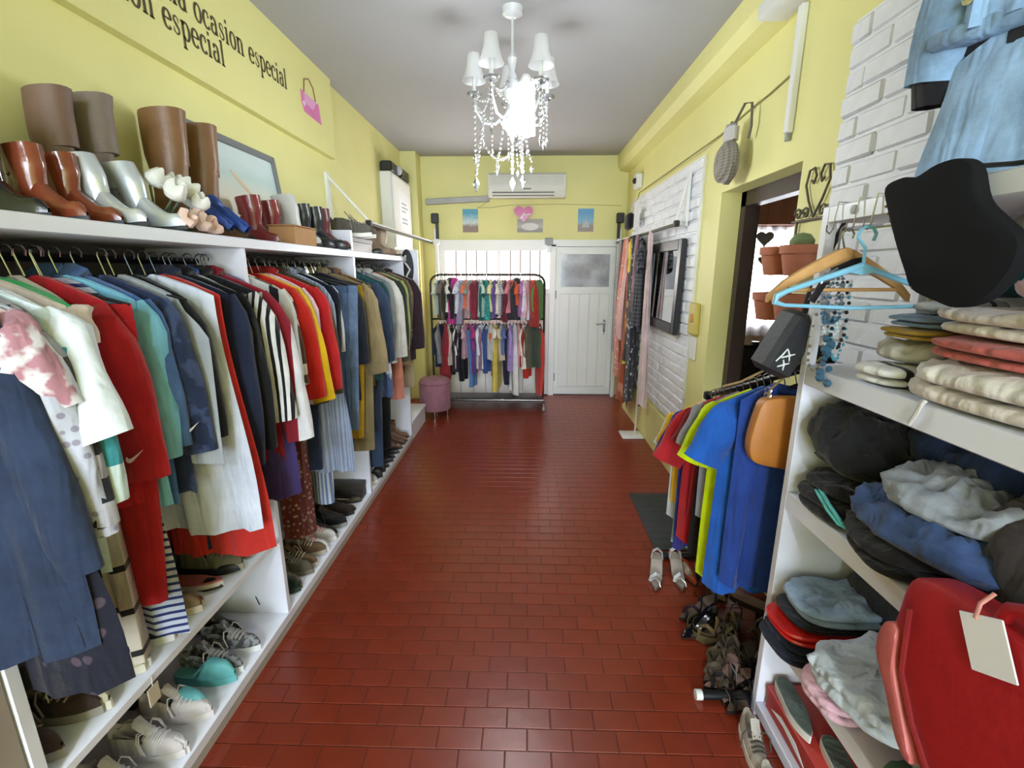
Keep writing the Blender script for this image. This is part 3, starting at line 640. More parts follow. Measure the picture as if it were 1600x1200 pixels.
# ---- chandelier
CX, CY = -0.075, 2.92
cn = empty('chandelier', (CX, CY, ZC)); tag(cn, 'crystal chandelier with pale bell shades and glowing tube bulb', 'chandelier')
cg = mat('clear_crystal', '#F4F6FA', 0.03, var=0.0, trans=0.9, spec=0.8)
frost = mat('shade_organza', '#EDEEF0', 0.6, var=0.02, alpha=0.62)
silver = mat('chandelier_glass_white', '#E6E9EE', 0.15, 0.25)
MB().lathe([(0.06, 0), (0.055, -0.03), (0.02, -0.045)], seg=16).build('canopy', silver, cn)
MB().tube([(0, 0, -0.04), (0, 0, -0.66)], 0.008, 8).build('stem', silver, cn)
MB().lathe([(0.004, -0.20), (0.03, -0.24), (0.014, -0.30), (0.04, -0.36), (0.055, -0.40), (0.03, -0.46), (0.05, -0.52), (0.07, -0.56), (0.02, -0.62), (0.004, -0.66)], seg=14).build('column', silver, cn)
def bead(mb, c, r, e=1.0):
    """small faceted bead; e > 1 stretches it into a drop"""
    x, y, z = c
    if e > 1:
        mb.add([(x+r, y, z), (x, y+r, z), (x-r, y, z), (x, y-r, z), (x, y, z+r*e), (x, y, z-r*e*1.3)], [(0,1,4),(1,2,4),(2,3,4),(3,0,4),(1,0,5),(2,1,5),(3,2,5),(0,3,5)])
    else:
        mb.lathe([(r*0.5, -r*0.85), (r, -r*0.15), (r*0.85, r*0.5), (r*0.3, r*0.95)], c, 6)
def strand(a, b_, n, sag=0.0, r=0.006, drop=0.0, name='crystal_strand'):
    mb = MB(); a = Vector(a); b_ = Vector(b_)
    for i in range(n+1):
        t = i/n; p = a.lerp(b_, t); p.z -= sag*4*t*(1-t); bead(mb, p, r*(1+0.35*(i % 2)))
    if drop:
        p = b_.copy(); p.z -= 0.02
        bead(mb, p-Vector((0, 0, drop*0.5)), drop*0.28, 1.9)
    o = mb.build(name, cg, cn, smooth=False); o['kind'] = 'stuff'; return o
ends = []
for k in range(5):
    a = 2*PI*k/5+0.45; c, s = math.cos(a), math.sin(a)
    P_ = lambda r, z: (r*c, r*s, z)
    am = MB().tube([P_(0.03, -0.50), P_(0.10, -0.56), P_(0.17, -0.55), P_(0.215, -0.48), P_(0.22, -0.40)], 0.007, 6).build('arm', silver, cn)
    MB().lathe([(0.012, -0.42), (0.04, -0.405), (0.044, -0.395)], (0.22*c, 0.22*s, 0), 12).build('drip_pan', cg, am)
    MB().lathe([(0.011, -0.40), (0.011, -0.30)], (0.22*c, 0.22*s, 0), 8).build('candle_sleeve', whitep, am)
    MB().lathe([(0.068, -0.335), (0.055, -0.305), (0.042, -0.26), (0.034, -0.20)], (0.22*c, 0.22*s, 0), 16, cap=False).build('shade', frost, am)
    ends.append(Vector((0.22*c, 0.22*s, -0.42)))
for k in range(5):
    strand(ends[k], ends[(k+1) % 5], 16, 0.10)
    strand((0, 0, -0.30), ends[k], 14, 0.06)
    d = ends[k]*1.0
    strand(d, d+Vector((0, 0, -0.17-0.05*(k % 3))), 7+(k % 3), 0, 0.007, 0.05)
    m2 = (ends[k]+ends[(k+1) % 5])*0.5+Vector((0, 0, -0.10)); strand(m2, m2+Vector((0, 0, -0.12)), 5, 0, 0.006, 0.04)
    strand(Vector((0.06*math.cos(k*1.3), 0.06*math.sin(k*1.3), -0.56)), Vector((0.11*math.cos(k*1.3), 0.11*math.sin(k*1.3), -0.76)), 8, 0.02, 0.006, 0.04)
strand((0, 0, -0.66), (0, 0, -0.82), 8, 0, 0.009, 0.07)
strand((-0.15, -0.12, -0.55), (-0.20, -0.10, -0.84), 13, 0, 0.008, 0.07); strand((0.05, -0.12, -0.60), (0.06, -0.14, -0.84), 11, 0, 0.008, 0.06)
strand((-0.17, -0.10, -0.66), (0.02, -0.10, -0.70), 14, 0.09); strand((0.02, -0.10, -0.70), (0.13, -0.08, -0.56), 10, 0.02)
glow = emit('tube_bulb_glow', '#F4F8FF', 9)
bl = MB()
for dx, dy in ((-0.03, 0), (0.03, 0), (0, -0.03), (0, 0.03)):
    bl.tube([(0.075+dx, -0.06+dy, -0.38), (0.08+dx, -0.06+dy, -0.64)], 0.0175, 10)
bl.build('tube_bulb', glow, cn)
MB().lathe([(0.02, -0.34), (0.034, -0.36), (0.034, -0.40)], (0.075, -0.06, 0), 12).build('bulb_socket', whitep, cn)
pl = bpy.data.lights.new('bulb_light', 'POINT'); pl.energy = 31; pl.shadow_soft_size = 0.16; pl.color = (0.87, 0.95, 1.0)
po = bpy.data.objects.new('bulb_light', pl); COL.objects.link(po); po.parent = cn; po.location = (0.0, -0.05, -0.84)

# ---- pouf
pu = empty('pouf', (-1.03, 5.23, 0)); tag(pu, 'pink upholstered round pouf on short metal legs', 'pouf')
MB().lathe([(0.165, 0.09), (0.178, 0.10), (0.18, 0.40), (0.172, 0.435), (0.14, 0.455), (0.0, 0.462)], seg=28, cap=False).lathe([(0.0, 0.0895), (0.165, 0.09)], seg=28, cap=False).build('body', fab('#9A6A78'), pu)
MB().lathe([(0.181, 0.395), (0.184, 0.402), (0.181, 0.409)], seg=28, cap=False).build('piping', fab('#8A5A68'), pu)
for k in range(4):
    a = k*PI/2-PI/2+0.1; MB().lathe([(0.010, 0.0), (0.013, 0.09)], (0.135*math.cos(a), 0.135*math.sin(a), 0), 10).build('leg', chrome, pu)
# ---- floor mat
fm = empty('floor_mat', (0.80, 2.55, 0)); tag(fm, 'dark grey rubber mat on the floor in front of the doorway', 'mat')
part('mat', mat('grey_rubber', '#3B3D3F', 0.85, bump=0.4, bsc=120), fm, ((0.0, 0, 0.001), (0.44, 0.74, 0.010)), r=0.003)
for k in range(10): part('rib', mat('grey_rubber', '#3B3D3F'), fm, ((0.012, 0.04+0.07*k, 0.010), (0.43, 0.06+0.07*k, 0.0115)))
# ---- pale pole on a floor plate by the brick wall
fp = empty('display_stand', (1.11, 4.60, 0)); tag(fp, 'thin pale pole on a white floor plate by the bricks', 'stand')
part('base_plate', whitep, fp, ((-0.115, -0.11, 0.001), (0.10, 0.11, 0.018)), r=0.004)
MB().tube([(0.03, 0.0, 0.018), (0.04, 0.0, 1.2), (0.042, 0.0, 1.97)], [0.009, 0.009, 0.009], 8).build('pole', mat('pale_pole', '#D9CFCB', 0.5), fp)
# ================================================================== CLOTHES
def body_mesh(sh, hem, L, neck=0.07, drop=0.065, th=0.04, fold=0.012, seed=0, ztop=-0.05, neckdip=0.03, nu=16, nv=13, waist=0.0, tank=False, hemcurve=0.0, wall=0, lim=9.0):
    r = random.Random(seed); p1, p2, p3, p4 = (r.uniform(0, 6.28) for _ in range(4)); k1, k2 = r.uniform(2.2, 3.4), r.uniform(4.5, 7)
    un = neck/sh
    us = sorted(set([-1+2*i/nu for i in range(nu+1)]+[-un, un]))
    V = []; F = []; idx = {}
    for v_i in range(nv+1):
        v = v_i/nv; vv = v
        for u in us:
            au = abs(u)
            if au <= un: zt = ztop-neckdip*0.5*(1+math.cos(PI*au/un)) if un > 0 else ztop
            else: zt = ztop-drop*((au-un)/(1-un))**1.15
            W = sh+(hem-sh)*smooth01(vv*1.15)-waist*math.sin(PI*min(1, vv*1.3))
            if tank and v < 0.25: W = sh*(0.72+0.28*smooth01(v/0.25))
            x = u*W
            if wall and x*wall > lim: x = wall*(lim+0.15*(x*wall-lim))
            zb = ztop-L+hemcurve*au*au+0.012*math.sin(p4+3*u)
            z = zt+(zb-zt)*v
            A = fold*(0.15+v)
            fo = A*(math.sin(k1*PI*u+p1+1.2*v)+0.6*math.sin(k2*PI*u+p2-0.8*v))+0.010*math.sin(p3+2.1*v)*v
            t = (0.010+(th-0.010)*smooth01(v*2.5))*max(0.0, 1-au**3)**0.5
            t *= 1+0.35*math.sin(k2*PI*u*1.3+p4)*v
            dn = 0.0 if au > un else 0.012
            for side in (1, -1):
                if side == -1 and au == 1: idx[(v_i, u, -1)] = idx[(v_i, u, 1)]; continue
                zz = z-(dn if side == -1 and v_i == 0 else 0)
                idx[(v_i, u, side)] = len(V); V.append((x, fo-side*t, zz))
    for i in range(nv):
        for j in range(len(us)-1):
            a, b = us[j], us[j+1]
            for s in (1, -1):
                q = [idx[(i, a, s)], idx[(i, b, s)], idx[(i+1, b, s)], idx[(i+1, a, s)]]
                q2 = []
                for x in q:
                    if x not in q2: q2.append(x)
                if len(q2) > 2: F.append(tuple(q2 if s == 1 else reversed(q2)))
    # shoulders closed on top
    for j in range(len(us)-1):
        a, b = us[j], us[j+1]
        if abs(a)+1e-6 >= un and abs(b)+1e-6 >= un and a*b > 0:
            q = []
            for x in (idx[(0, a, 1)], idx[(0, b, 1)], idx[(0, b, -1)], idx[(0, a, -1)]):
                if x not in q: q.append(x)
            if len(q) > 2: F.append(tuple(q))
    return MB().add(V, F)
def sleeve_mesh(s, sh, L, ang, r0=0.085, r1=0.055, ztop=-0.05, drop=0.065, seed=0, flat=0.5, bend=0.0):
    r = random.Random(seed+s*3); rows = 9; rings = []
    S = Vector((s*sh*0.93, 0, ztop-drop-0.005))
    for i in range(rows+1):
        t = i/rows
        a = ang-bend*t
        d = Vector((s*math.sin(a), 0.03*math.sin(seed), -math.cos(a)))
        c = S+d*(L*t)+Vector((-s*0.055*smooth01(t*4)*0.5, 0.012*math.sin(seed+4*t), 0))
        rad = r0*(0.30+0.70*smooth01(t*5))+(r1-r0)*t
        rad *= 1+0.06*math.sin(9*t+seed)
        n = Vector((math.cos(a), 0, s*math.sin(a)))
        fl = flat*(0.5+0.5*smooth01(t*4))
        rings.append([c+n*(rad*math.cos(q))+Vector((0, 1, 0))*(rad*fl*math.sin(q)*(1+0.25*math.sin(3*q+seed+5*t))) for q in (2*PI*k/12 for k in range(12))])
    return MB().loft(rings, cap0=True, cap1=False)
hang_black = mat('hanger_black', '#1A1B1E', 0.4); hang_wood = mat('hanger_wood', '#C99A62', 0.45, var=0.1, nsc=15)
_hproto = {}
def hanger(loc, rz, m, w, label, group, parts=True):
    key = (m.name, round(w, 3))
    if key not in _hproto:
        e = empty('clothes_hanger')
        MB().tube([(0.014*math.sin(a)*1.2, 0, 0.005+0.016*math.cos(a)) for a in (2.2, 1.4, 0.6, -0.2, -1.0, -1.8)]+[(0, 0, -0.055)], 0.0025, 6).build('hook', chrome, e)
        MB().tube([(-w*0.9, 0, -0.122), (-w*0.5, 0, -0.095), (0, 0, -0.06), (w*0.5, 0, -0.095), (w*0.9, 0, -0.122)], [0.004, 0.006, 0.008, 0.006, 0.004], 6).build('shoulder_bar', m, e)
        _hproto[key] = e; o = e
    else: o = copy_tree(_hproto[key])
    o.location = loc; o.rotation_euler = (0, 0, rz); tag(o, label, 'hanger', group)
    return o
SEED = [100]
DEF = dict(kind='tee', sh=0.21, L=0.66, hem=None, sl=0.20, ang=0.30, collar='crew', c2=None, r1=None, fold=0.012, th=0.04, waist=0.0, open=False)
def garment(name, label, cat, group, loc, rz, m, hanger_m=None, hang_label=None, hang_group=None, **kw):
    p = dict(DEF); p.update(kw); SEED[0] += 1; sd = SEED[0]; r = random.Random(sd)
    e = empty(name, loc, (0, 0, rz)); tag(e, label, cat, group)
    m2 = p['c2'] or m; k = p['kind']; sh, L = p['sh'], p['L']
    if hanger_m is not None: hanger(loc, rz, hanger_m, sh*0.9, hang_label, hang_group)
    if k in ('tee', 'long', 'jacket', 'shirt', 'coat', 'dress', 'tank', 'skirt'):
        hem = p['hem'] if p['hem'] else sh*(1.02 if k != 'dress' else 1.35)
        nk = 0.07 if sh > 0.17 else 0.05
        body_mesh(sh, hem, L, nk, 0.065 if sh > 0.17 else 0.045, p['th']*(1.4 if k in ('coat', 'jacket') else 1), p['fold'], sd, tank=(k == 'tank'), waist=p['waist'], neckdip=0.06 if k == 'tank' else 0.03,
                  nu=16 if sh > 0.17 else 12, nv=13 if sh > 0.17 else 8, wall=p.get('wall', 0), lim=0.222 if p.get('wall', 0) < 0 else 0.24).build('body', m, e); bd = e.children[-1] if False else COL.objects[-1]
        dr = 0.065 if sh > 0.17 else 0.045
        if p['sl'] and k != 'tank':
            for s in (-1, 1):
                lng = p['sl'] > 0.34*sh/0.21
                so = sleeve_mesh(s, sh, p['sl'], (p['ang']*(1 if not lng else 0.55)+r.uniform(-.05, .05)) if p.get('wall') != s else -0.10, 0.085*sh/0.21, (p['r1'] or (0.075 if not lng else 0.05))*sh/0.21, drop=dr, seed=sd, bend=0.0 if not lng else 0.10).build('sleeve', m2, e)
                if p.get('cuff') is not None:
                    a = p['ang']*(1 if not lng else 0.55)
                    so['label'] = 'sleeve with contrasting cuff'
        if p['collar'] == 'crew':
            MB().tube([(nk*1.02*math.cos(q), 0.018*math.sin(q), -0.062-0.018*(1-math.sin(q))*0.5-0.012*(1-abs(math.cos(q)))) for q in (2*PI*i/16 for i in range(17))], 0.007, 6).build('neckband', m2, bd)
        elif p['collar'] == 'shirt':
            b = MB()
            for s in (-1, 1):
                b.loft([[(s*0.075, 0.02, -0.055), (s*0.085, 0.0, -0.035), (s*0.075, -0.03, -0.06)], [(s*0.04, 0.022, -0.048), (s*0.05, 0.0, -0.02), (s*0.045, -0.036, -0.06)], [(s*0.004, 0.022, -0.05), (s*0.004, 0.02, -0.02), (s*0.012, -0.04, -0.075)], [(s*0.004, -0.02, -0.09), (s*0.02, -0.04, -0.08), (s*0.06, -0.045, -0.125)]], cap=True)
            b.build('collar', p.get('cc') or m, bd)
            b = MB()
            for i in range(6):
                b.lathe([(0.005, 0), (0.004, 0.004)], seg=8, M=Matrix.Translation((0.0, -p['th']-0.012, -0.14-i*(L-0.2)/6)) @ Matrix.Rotation(PI/2, 4, 'X'))
            b.build('buttons', p.get('bm') or whitep, bd)
        elif p['collar'] == 'hood':
            MB().loft([[(x*w, y0+0.02*math.sin(x*3), z) for x, y0 in ((-1, 0), (-0.7, -0.7*t), (0, -t), (0.7, -0.7*t), (1, 0), (0.6, t*0.6), (0, t), (-0.6, t*0.6))] for z, w, t in ((-0.19, 0.05, 0.03), (-0.15, 0.10, 0.05), (-0.09, 0.11, 0.055), (-0.05, 0.09, 0.05), (-0.03, 0.04, 0.02))], cap=True).build('hood', m2, e)
        if p['open']:
            b = MB()
            for s in (-1, 1): b.loft([[(s*0.06, -p['th']*1.2, -0.07), (s*0.012, -p['th']*1.5, -0.09)], [(s*0.09, -p['th']*1.8, -0.20), (s*0.02, -p['th']*1.7, -0.30)], [(s*0.015, -p['th']*1.6, -0.36), (s*0.008, -p['th']*1.6, -0.36)]], closed=False)
            b.build('lapel', m, bd)
    elif k in ('pants', 'shorts'):
        w = sh*0.82
        MB().loft([[(w*math.cos(q), 0.022*math.sin(q), z) for q in (2*PI*i/16 for i in range(16))] for z in (-0.12, -0.165)], cap=False).build('waistband', m2, e)
        for s in (-1, 1):
            rings = []
            for i in range(11):
                t = i/10; z = -0.16-(L-0.11)*t
                cx = s*(w*0.48+0.01*t*math.sin(sd)); hw = w*(0.53-0.20*t); ty = 0.035-0.008*t
                rings.append([(cx+hw*math.cos(q), 0.012*math.sin(sd+3*t+s)+ty*math.sin(q)*(1+0.3*math.sin(2*q+sd+4*t)), z) for q in (2*PI*j/12 for j in range(12))])
            lg_ = MB().loft(rings, cap0=True).build('leg', m, e)
        if p.get('pocket'):
            for s in (-1, 1): MB().rbox((s*w*0.5-0.05, -0.045, -0.28), (s*w*0.5+0.05, -0.036, -0.15), 0.004).build('pocket', m, lg_)
    elif k == 'drape':     # scarf or folded cloth over the rail
        rings = []
        for i in range(13):
            t = i/12; z = 0.012-L*t
            w = sh*(0.5+0.5*smooth01(t*1.6)); ty = 0.02+0.02*t
            rings.append([(w*math.cos(q)*(1+0.1*math.sin(5*q+sd)), ty*math.sin(q)*(1+0.5*math.sin(4*math.cos(q)*2+sd+3*t))+0.015*math.sin(sd+4*t), z+0.02*math.sin(q*2+sd)*t) for q in (2*PI*j/18 for j in range(18))])
        MB().loft(rings, cap=True).build('cloth', m, e)
        if p.get('fringe'):
            b = MB()
            for i in range(12):
                x = -sh+2*sh*i/11; b.tube([(x*0.97, 0.0, -L+0.03), (x, 0.004, -L-0.06)], [0.004, 0.002], 4)
            b.build('fringe', m2, e)
    if p.get('tagpos'):
        x, y, z = p['tagpos']; MB().rbox((x-0.016, y-0.002, z-0.06), (x+0.016, y, z), 0.001).build('price_tag', mat('paper', '#E3E3E3', 0.7), e)
    return e
def swoosh(parent, loc, s, m, rot=(0, 0, 0)):
    pts = [(-0.42, 0.02), (-0.50, -0.12), (-0.46, -0.24), (-0.34, -0.28), (-0.18, -0.22), (0.5, 0.18), (-0.12, -0.06), (-0.30, -0.09), (-0.40, -0.06)]
    return MB().prism([(x*s, z*s) for x, z in pts], 'y', -0.0015, 0.0015).build('logo', m, parent, loc, rot, smooth=False)

RXC, RZ = -1.245, 1.690
hl = lambda sec: ('black hanger with steel hook on the %s rail of the white wardrobe' % sec, 'hangers on the %s wardrobe rail' % sec)
def left(Y, name, label, cat, m, sec, group, dx=0.0, rz=None, hm=hang_black, **kw):
    a, b = hl(sec)
    if hm is not hang_black: a, b = 'yellow hanger holding the white and blue collared shirt', None
    return garment(name, label, cat, None, (RXC+dx*0.35, Y, RZ), R_.uniform(-0.08, 0.08) if rz is None else rz, m, hm, a, b, wall=-1, **kw)
F = fab
A_ = 'nearest'
g = left(0.858, 'dress', 'long dark floral dress at the near end of the wardrobe rail', 'dress', F('#1C1D2B', 'floral', '#4A3F4C', 22, 0.35), 'near', A_, kind='dress', L=0.92, sl=0.0, sh=0.20, hem=0.335, dx=0.02)
g = left(0.838, 'denim_jacket', 'long washed indigo denim jacket hanging beside the dark floral dress', 'jacket', F('#2A3650', 'denim'), 'near', A_, kind='coat', L=0.80, sl=0.56, sh=0.225, hem=0.32, ang=0.62, collar='shirt', dx=0.0)
left(0.888, 'printed_tee', 'pink and white printed top next to the indigo denim jacket', 'top', F('#B5828F', 'camo', '#D9D3D9', 18, 0.5), 'near', A_, kind='tee', L=0.62, sl=0.22, sh=0.23, dx=0.03)
left(0.91, 'blouse', 'pale lilac lace blouse between pink top and check shirt', 'blouse', F('#B9BCCB', 'floral', '#8F8A9E', 35, 0.3), 'near', A_, kind='long', L=0.64, sl=0.50, sh=0.235, ang=0.45, dx=0.03)
left(0.928, 'check_shirt', 'long black and white block check shirt', 'shirt', F('#20222B', 'check', '#A9A6AE', 9.5, 0.5), 'near', A_, kind='shirt', L=0.80, sl=0.48, sh=0.23, hem=0.25, collar='shirt', ang=0.5, dx=0.04)
left(0.948, 'sport_shirt', 'teal and white panelled sport top beside the check shirt', 'top', F('#3E8E98', 'h', '#CFE0E0', 5.2, 0.62), 'near', A_, kind='long', L=0.70, sl=0.44, sh=0.24, ang=0.5, dx=0.04)
left(0.965, 'tee', 'plain white t-shirt with wide sleeve in the near wardrobe bay', 't-shirt', F('#E2EAF2'), 'near', A_, kind='tee', L=0.60, sl=0.30, sh=0.24, ang=0.36, r1=0.08, dx=0.05)
left(1.005, 'knit_pullover', 'cream knitted top with rounded shoulder next to green top', 'top', F('#DCCDC2'), 'near', A_, kind='tee', L=0.55, sl=0.10, sh=0.225, collar='none', dx=0.02)
left(1.04, 'green_camisole', 'bright green sleeveless top', 'top', F('#2F9A55'), 'near', A_, kind='tee', L=0.34, sl=0.0, sh=0.235, hem=0.26, dx=0.02)
left(1.085, 'striped_dress', 'long cream dress with thin black cross stripes', 'dress', F('#22201F', 'h', '#C6BDAE', 7.5, 0.86), 'near', A_, kind='dress', L=1.05, sl=0.0, sh=0.19, hem=0.185)
g = left(1.135, 'long_sleeve_shirt', 'red long sleeve sports shirt with white tick mark', 'shirt', F('#B3202A'), 'near', A_, kind='long', L=0.60, sl=0.46, sh=0.222, ang=0.36, r1=0.062, rz=0.0, dx=0.0)
swoosh(g, (0.262, -0.050, -0.495), 0.055, F('#F4D8D8'), (0, -0.25, 0))
left(1.150, 'track_trousers', 'red track trousers hanging under the red long sleeve shirt', 'trousers', F('#AE1E26'), 'near', A_, kind='pants', L=0.92, sh=0.31, dx=0.05, rz=0.0)
left(1.195, 'striped_skirt', 'navy skirt with thin white stripes below the red track trousers', 'skirt', F('#28346A', 'h', '#B9C2D8', 42, 0.6), 'near', A_, kind='dress', L=1.06, sl=0.0, sh=0.15, hem=0.225, collar='none', dx=0.03, fold=0.006)
left(1.21, 'shirt', 'sky blue shirt behind the red sports shirt', 'shirt', F('#7FC4E4'), 'near', A_, kind='long', L=0.64, sl=0.44, sh=0.222, ang=0.40, dx=0.0)
left(1.255, 'denim_shirt', 'mid blue denim shirt next to the sky blue shirt', 'shirt', F('#4E6FA8', 'denim'), 'near', A_, kind='shirt', L=0.66, sl=0.42, sh=0.22, collar='shirt', ang=0.36, dx=0.0)
g = left(1.305, 'sport_shirt', 'navy patterned sports shirt with small white tick mark', 'shirt', F('#2B3656', 'camo', '#44527A', 14, 0.55), 'near', A_, kind='long', L=0.66, sl=0.46, sh=0.224, ang=0.42, dx=0.03, rz=0.0)
swoosh(g, (0.285, -0.050, -0.475), 0.045, F('#E8EAF0'), (0, -0.3, 0))
left(1.36, 'tank_top', 'light grey tank top in the near wardrobe bay', 'tank top', F('#A8AFB8'), 'near', A_, kind='tank', L=0.56, sh=0.29, hem=0.29, collar='none', dx=0.10)
left(1.405, 'pullover', 'black long sleeve top behind the grey tank top', 'top', F('#1D1E22'), 'near', A_, kind='long', L=0.58, sl=0.44, sh=0.21, ang=0.45, dx=0.06)
left(1.455, 'polo_dress', 'long white sleeveless sports dress', 'dress', F('#D5DCEE'), 'near', A_, kind='dress', L=0.86, sl=0.0, sh=0.245, hem=0.31, collar='none', dx=0.10, fold=0.018, rz=0.0)
left(1.51, 'red_dress', 'scarlet dress behind the long white sports dress', 'dress', F('#C2302A'), 'near', A_, kind='dress', L=0.98, sl=0.0, sh=0.245, hem=0.31, dx=0.09)
left(1.575, 'navy_coat', 'long navy coat with broad shoulder', 'coat', F('#232C47'), 'near', A_, kind='coat', L=0.98, sl=0.62, sh=0.235, ang=0.35, collar='shirt', bm=black_p, dx=0.05, rz=0.0)
left(1.635, 'black_coat', 'black coat between the navy coat and the track jacket', 'coat', F('#17181C'), 'near', A_, kind='coat', L=0.86, sl=0.58, sh=0.23, ang=0.35, collar='shirt', bm=black_p, dx=0.05)
left(1.685, 'shirt', 'white shirt with blue collar on a yellow hanger', 'shirt', F('#DDE1EA'), 'near', A_, kind='shirt', L=0.66, sl=0.46, sh=0.20, collar='shirt', cc=F('#3C66B0'), hm=mat('hanger_yellow', '#D9B22A', 0.4))
left(1.73, 'track_jacket', 'black track jacket with three white shoulder stripes', 'jacket', F('#1B1C20'), 'near', A_, kind='jacket', L=0.62, sl=0.50, sh=0.23, ang=0.45, c2=F('#1B1C20', 'v', '#E8E8EA', 42, 0.55), collar='shirt', dx=0.06)
left(1.785, 'jacket', 'maroon jacket with white striped sleeve beside the first upright', 'jacket', F('#8E1F30'), 'near', A_, kind='jacket', L=0.74, sl=0.60, sh=0.23, ang=0.48, c2=F('#8E1F30', 'v', '#DADADF', 3.2, 0.72), collar='shirt', dx=0.08)
left(1.83, 'dress', 'purple dress beside the first upright', 'dress', F('#4B3E7E'), 'near', A_, kind='dress', L=0.92, sl=0.0, sh=0.22, hem=0.28, dx=0.05)
# ---- middle bay
left(1.94, 'track_jacket', 'black and white sport jacket at the start of the middle bay', 'jacket', F('#25262B', 'v', '#DDDDE0', 9, 0.7), 'middle', '', kind='jacket', L=0.62, sl=0.52, sh=0.225, ang=0.42, collar='shirt', dx=0.02)
left(1.99, 'floral_blouse', 'brown and white leaf print blouse', 'blouse', F('#5A4336', 'floral', '#E2DCD3', 16, 0.55), 'middle', '', kind='long', L=0.60, sl=0.42, sh=0.22, ang=0.4)
left(2.095, 'yellow_pullover', 'bright yellow long sleeve top in the middle bay', 'top', F('#E8BE1F'), 'middle', '', kind='long', L=0.56, sl=0.53, sh=0.226, ang=0.56, dx=0.02)
left(2.055, 'red_pullover', 'scarlet long sleeve top next to the yellow one', 'top', F('#CE2A22'), 'middle', '', kind='long', L=0.54, sl=0.50, sh=0.226, ang=0.5, dx=0.03)
left(2.125, 'blue_white_blouse', 'white blouse with blue brush print', 'blouse', F('#DFE3EA', 'camo', '#4C6D9C', 9, 0.55), 'middle', '', kind='long', L=0.60, sl=0.40, sh=0.215, ang=0.4)
left(2.15, 'pink_cardigan', 'pale pink cardigan in the middle bay', 'cardigan', F('#DDBFCB'), 'middle', '', kind='long', L=0.62, sl=0.50, sh=0.225, ang=0.42, dx=0.04)
left(2.20, 'red_jacket', 'broad red jacket between pink cardigan and dark jeans', 'jacket', F('#B72026'), 'middle', '', kind='jacket', L=0.56, sl=0.50, sh=0.235, ang=0.5, collar='shirt', dx=0.06)
left(2.245, 'patterned_skirt', 'long rust and cream patterned skirt in the middle bay', 'skirt', F('#6E3028', 'floral', '#A8907C', 40, 0.4), 'middle', '', kind='dress', L=1.38, sl=0.0, sh=0.095, hem=0.085, collar='none', dx=0.10)
left(2.285, 'jeans', 'dark navy jeans clipped behind the red jacket', 'jeans', F('#25304D', 'denim'), 'middle', '', kind='pants', L=1.02, sh=0.24, dx=0.04)
left(2.325, 'olive_jacket', 'olive khaki jacket next to the dark navy jeans', 'jacket', F('#4F4B3A'), 'middle', '', kind='jacket', L=0.66, sl=0.54, sh=0.225, ang=0.42, collar='shirt', dx=0.04)
g = left(2.38, 'striped_shirt_dress', 'long pale blue pinstriped shirt dress', 'dress', F('#A9B4CC', 'v', '#8695B5', 60, 0.5), 'middle', '', kind='dress', L=1.06, sl=0.42, sh=0.21, hem=0.30, ang=0.4, collar='shirt', dx=0.06, fold=0.025, rz=0.0)
left(2.44, 'striped_trousers', 'white and blue striped trousers below the pinstriped dress', 'trousers', F('#C5CCDA', 'v', '#6E83AD', 45, 0.5), 'middle', '', kind='pants', L=1.28, sh=0.22, dx=0.06)
left(2.485, 'navy_cardigan', 'dark navy cardigan behind the pinstriped dress', 'cardigan', F('#1F2533'), 'middle', '', kind='long', L=0.78, sl=0.40, sh=0.22, ang=0.36, dx=0.02)
left(2.53, 'printed_shirt', 'white shirt with grey leaf print in the middle bay', 'shirt', F('#D4D6DA', 'floral', '#7B8794', 20, 0.4), 'middle', '', kind='shirt', L=0.64, sl=0.36, sh=0.21, collar='shirt', ang=0.4)
left(2.58, 'jeans', 'mid blue washed jeans with back pockets in the middle bay', 'jeans', F('#4A5F83', 'denim'), 'middle', '', kind='pants', L=0.98, sh=0.31, pocket=True, tagpos=(0.08, -0.05, -0.30), dx=0.05)
left(2.635, 'jeans', 'faded light blue jeans with back pockets in the middle bay', 'jeans', F('#6B80A3', 'denim'), 'middle', '', kind='pants', L=0.92, sh=0.33, pocket=True, dx=0.12)
left(2.69, 'black_blazer', 'black blazer in the middle bay beside the khaki jacket', 'jacket', F('#1C1F28'), 'middle', '', kind='jacket', L=0.74, sl=0.46, sh=0.235, ang=0.36, collar='none', open=True, dx=0.07)
left(2.735, 'mustard_trousers', 'mustard yellow trousers under the khaki jacket', 'trousers', F('#B08A1E'), 'middle', '', kind='pants', L=1.0, sh=0.33, dx=0.10)
left(2.79, 'khaki_jacket', 'khaki jacket with paper tag near its collar', 'jacket', F('#8C7B58'), 'middle', '', kind='jacket', L=0.60, sl=0.54, sh=0.26, ang=0.5, collar='shirt', tagpos=(0.17, -0.075, -0.16), dx=0.08, rz=0.0)
left(2.845, 'khaki_trousers', 'long khaki trousers behind the khaki jacket', 'trousers', F('#857753'), 'middle', '', kind='pants', L=1.12, sh=0.34, dx=0.12)
left(2.90, 'dark_jacket', 'charcoal jacket between khaki and tan ones', 'jacket', F('#2E2C2B'), 'middle', '', kind='jacket', L=0.64, sl=0.5, sh=0.22, collar='shirt', dx=0.02)
left(2.955, 'tan_jacket', 'tan brown corduroy jacket with paper tag', 'jacket', F('#8B6642', 'v', '#7B5837', 110, 0.5), 'middle', '', kind='jacket', L=0.72, sl=0.56, sh=0.24, ang=0.45, collar='shirt', tagpos=(0.20, -0.07, -0.42), dx=0.08)
left(3.02, 'brown_sweater', 'dark brown sweater against the second upright', 'sweater', F('#4A382C'), 'middle', '', kind='long', L=0.60, sl=0.44, sh=0.19)
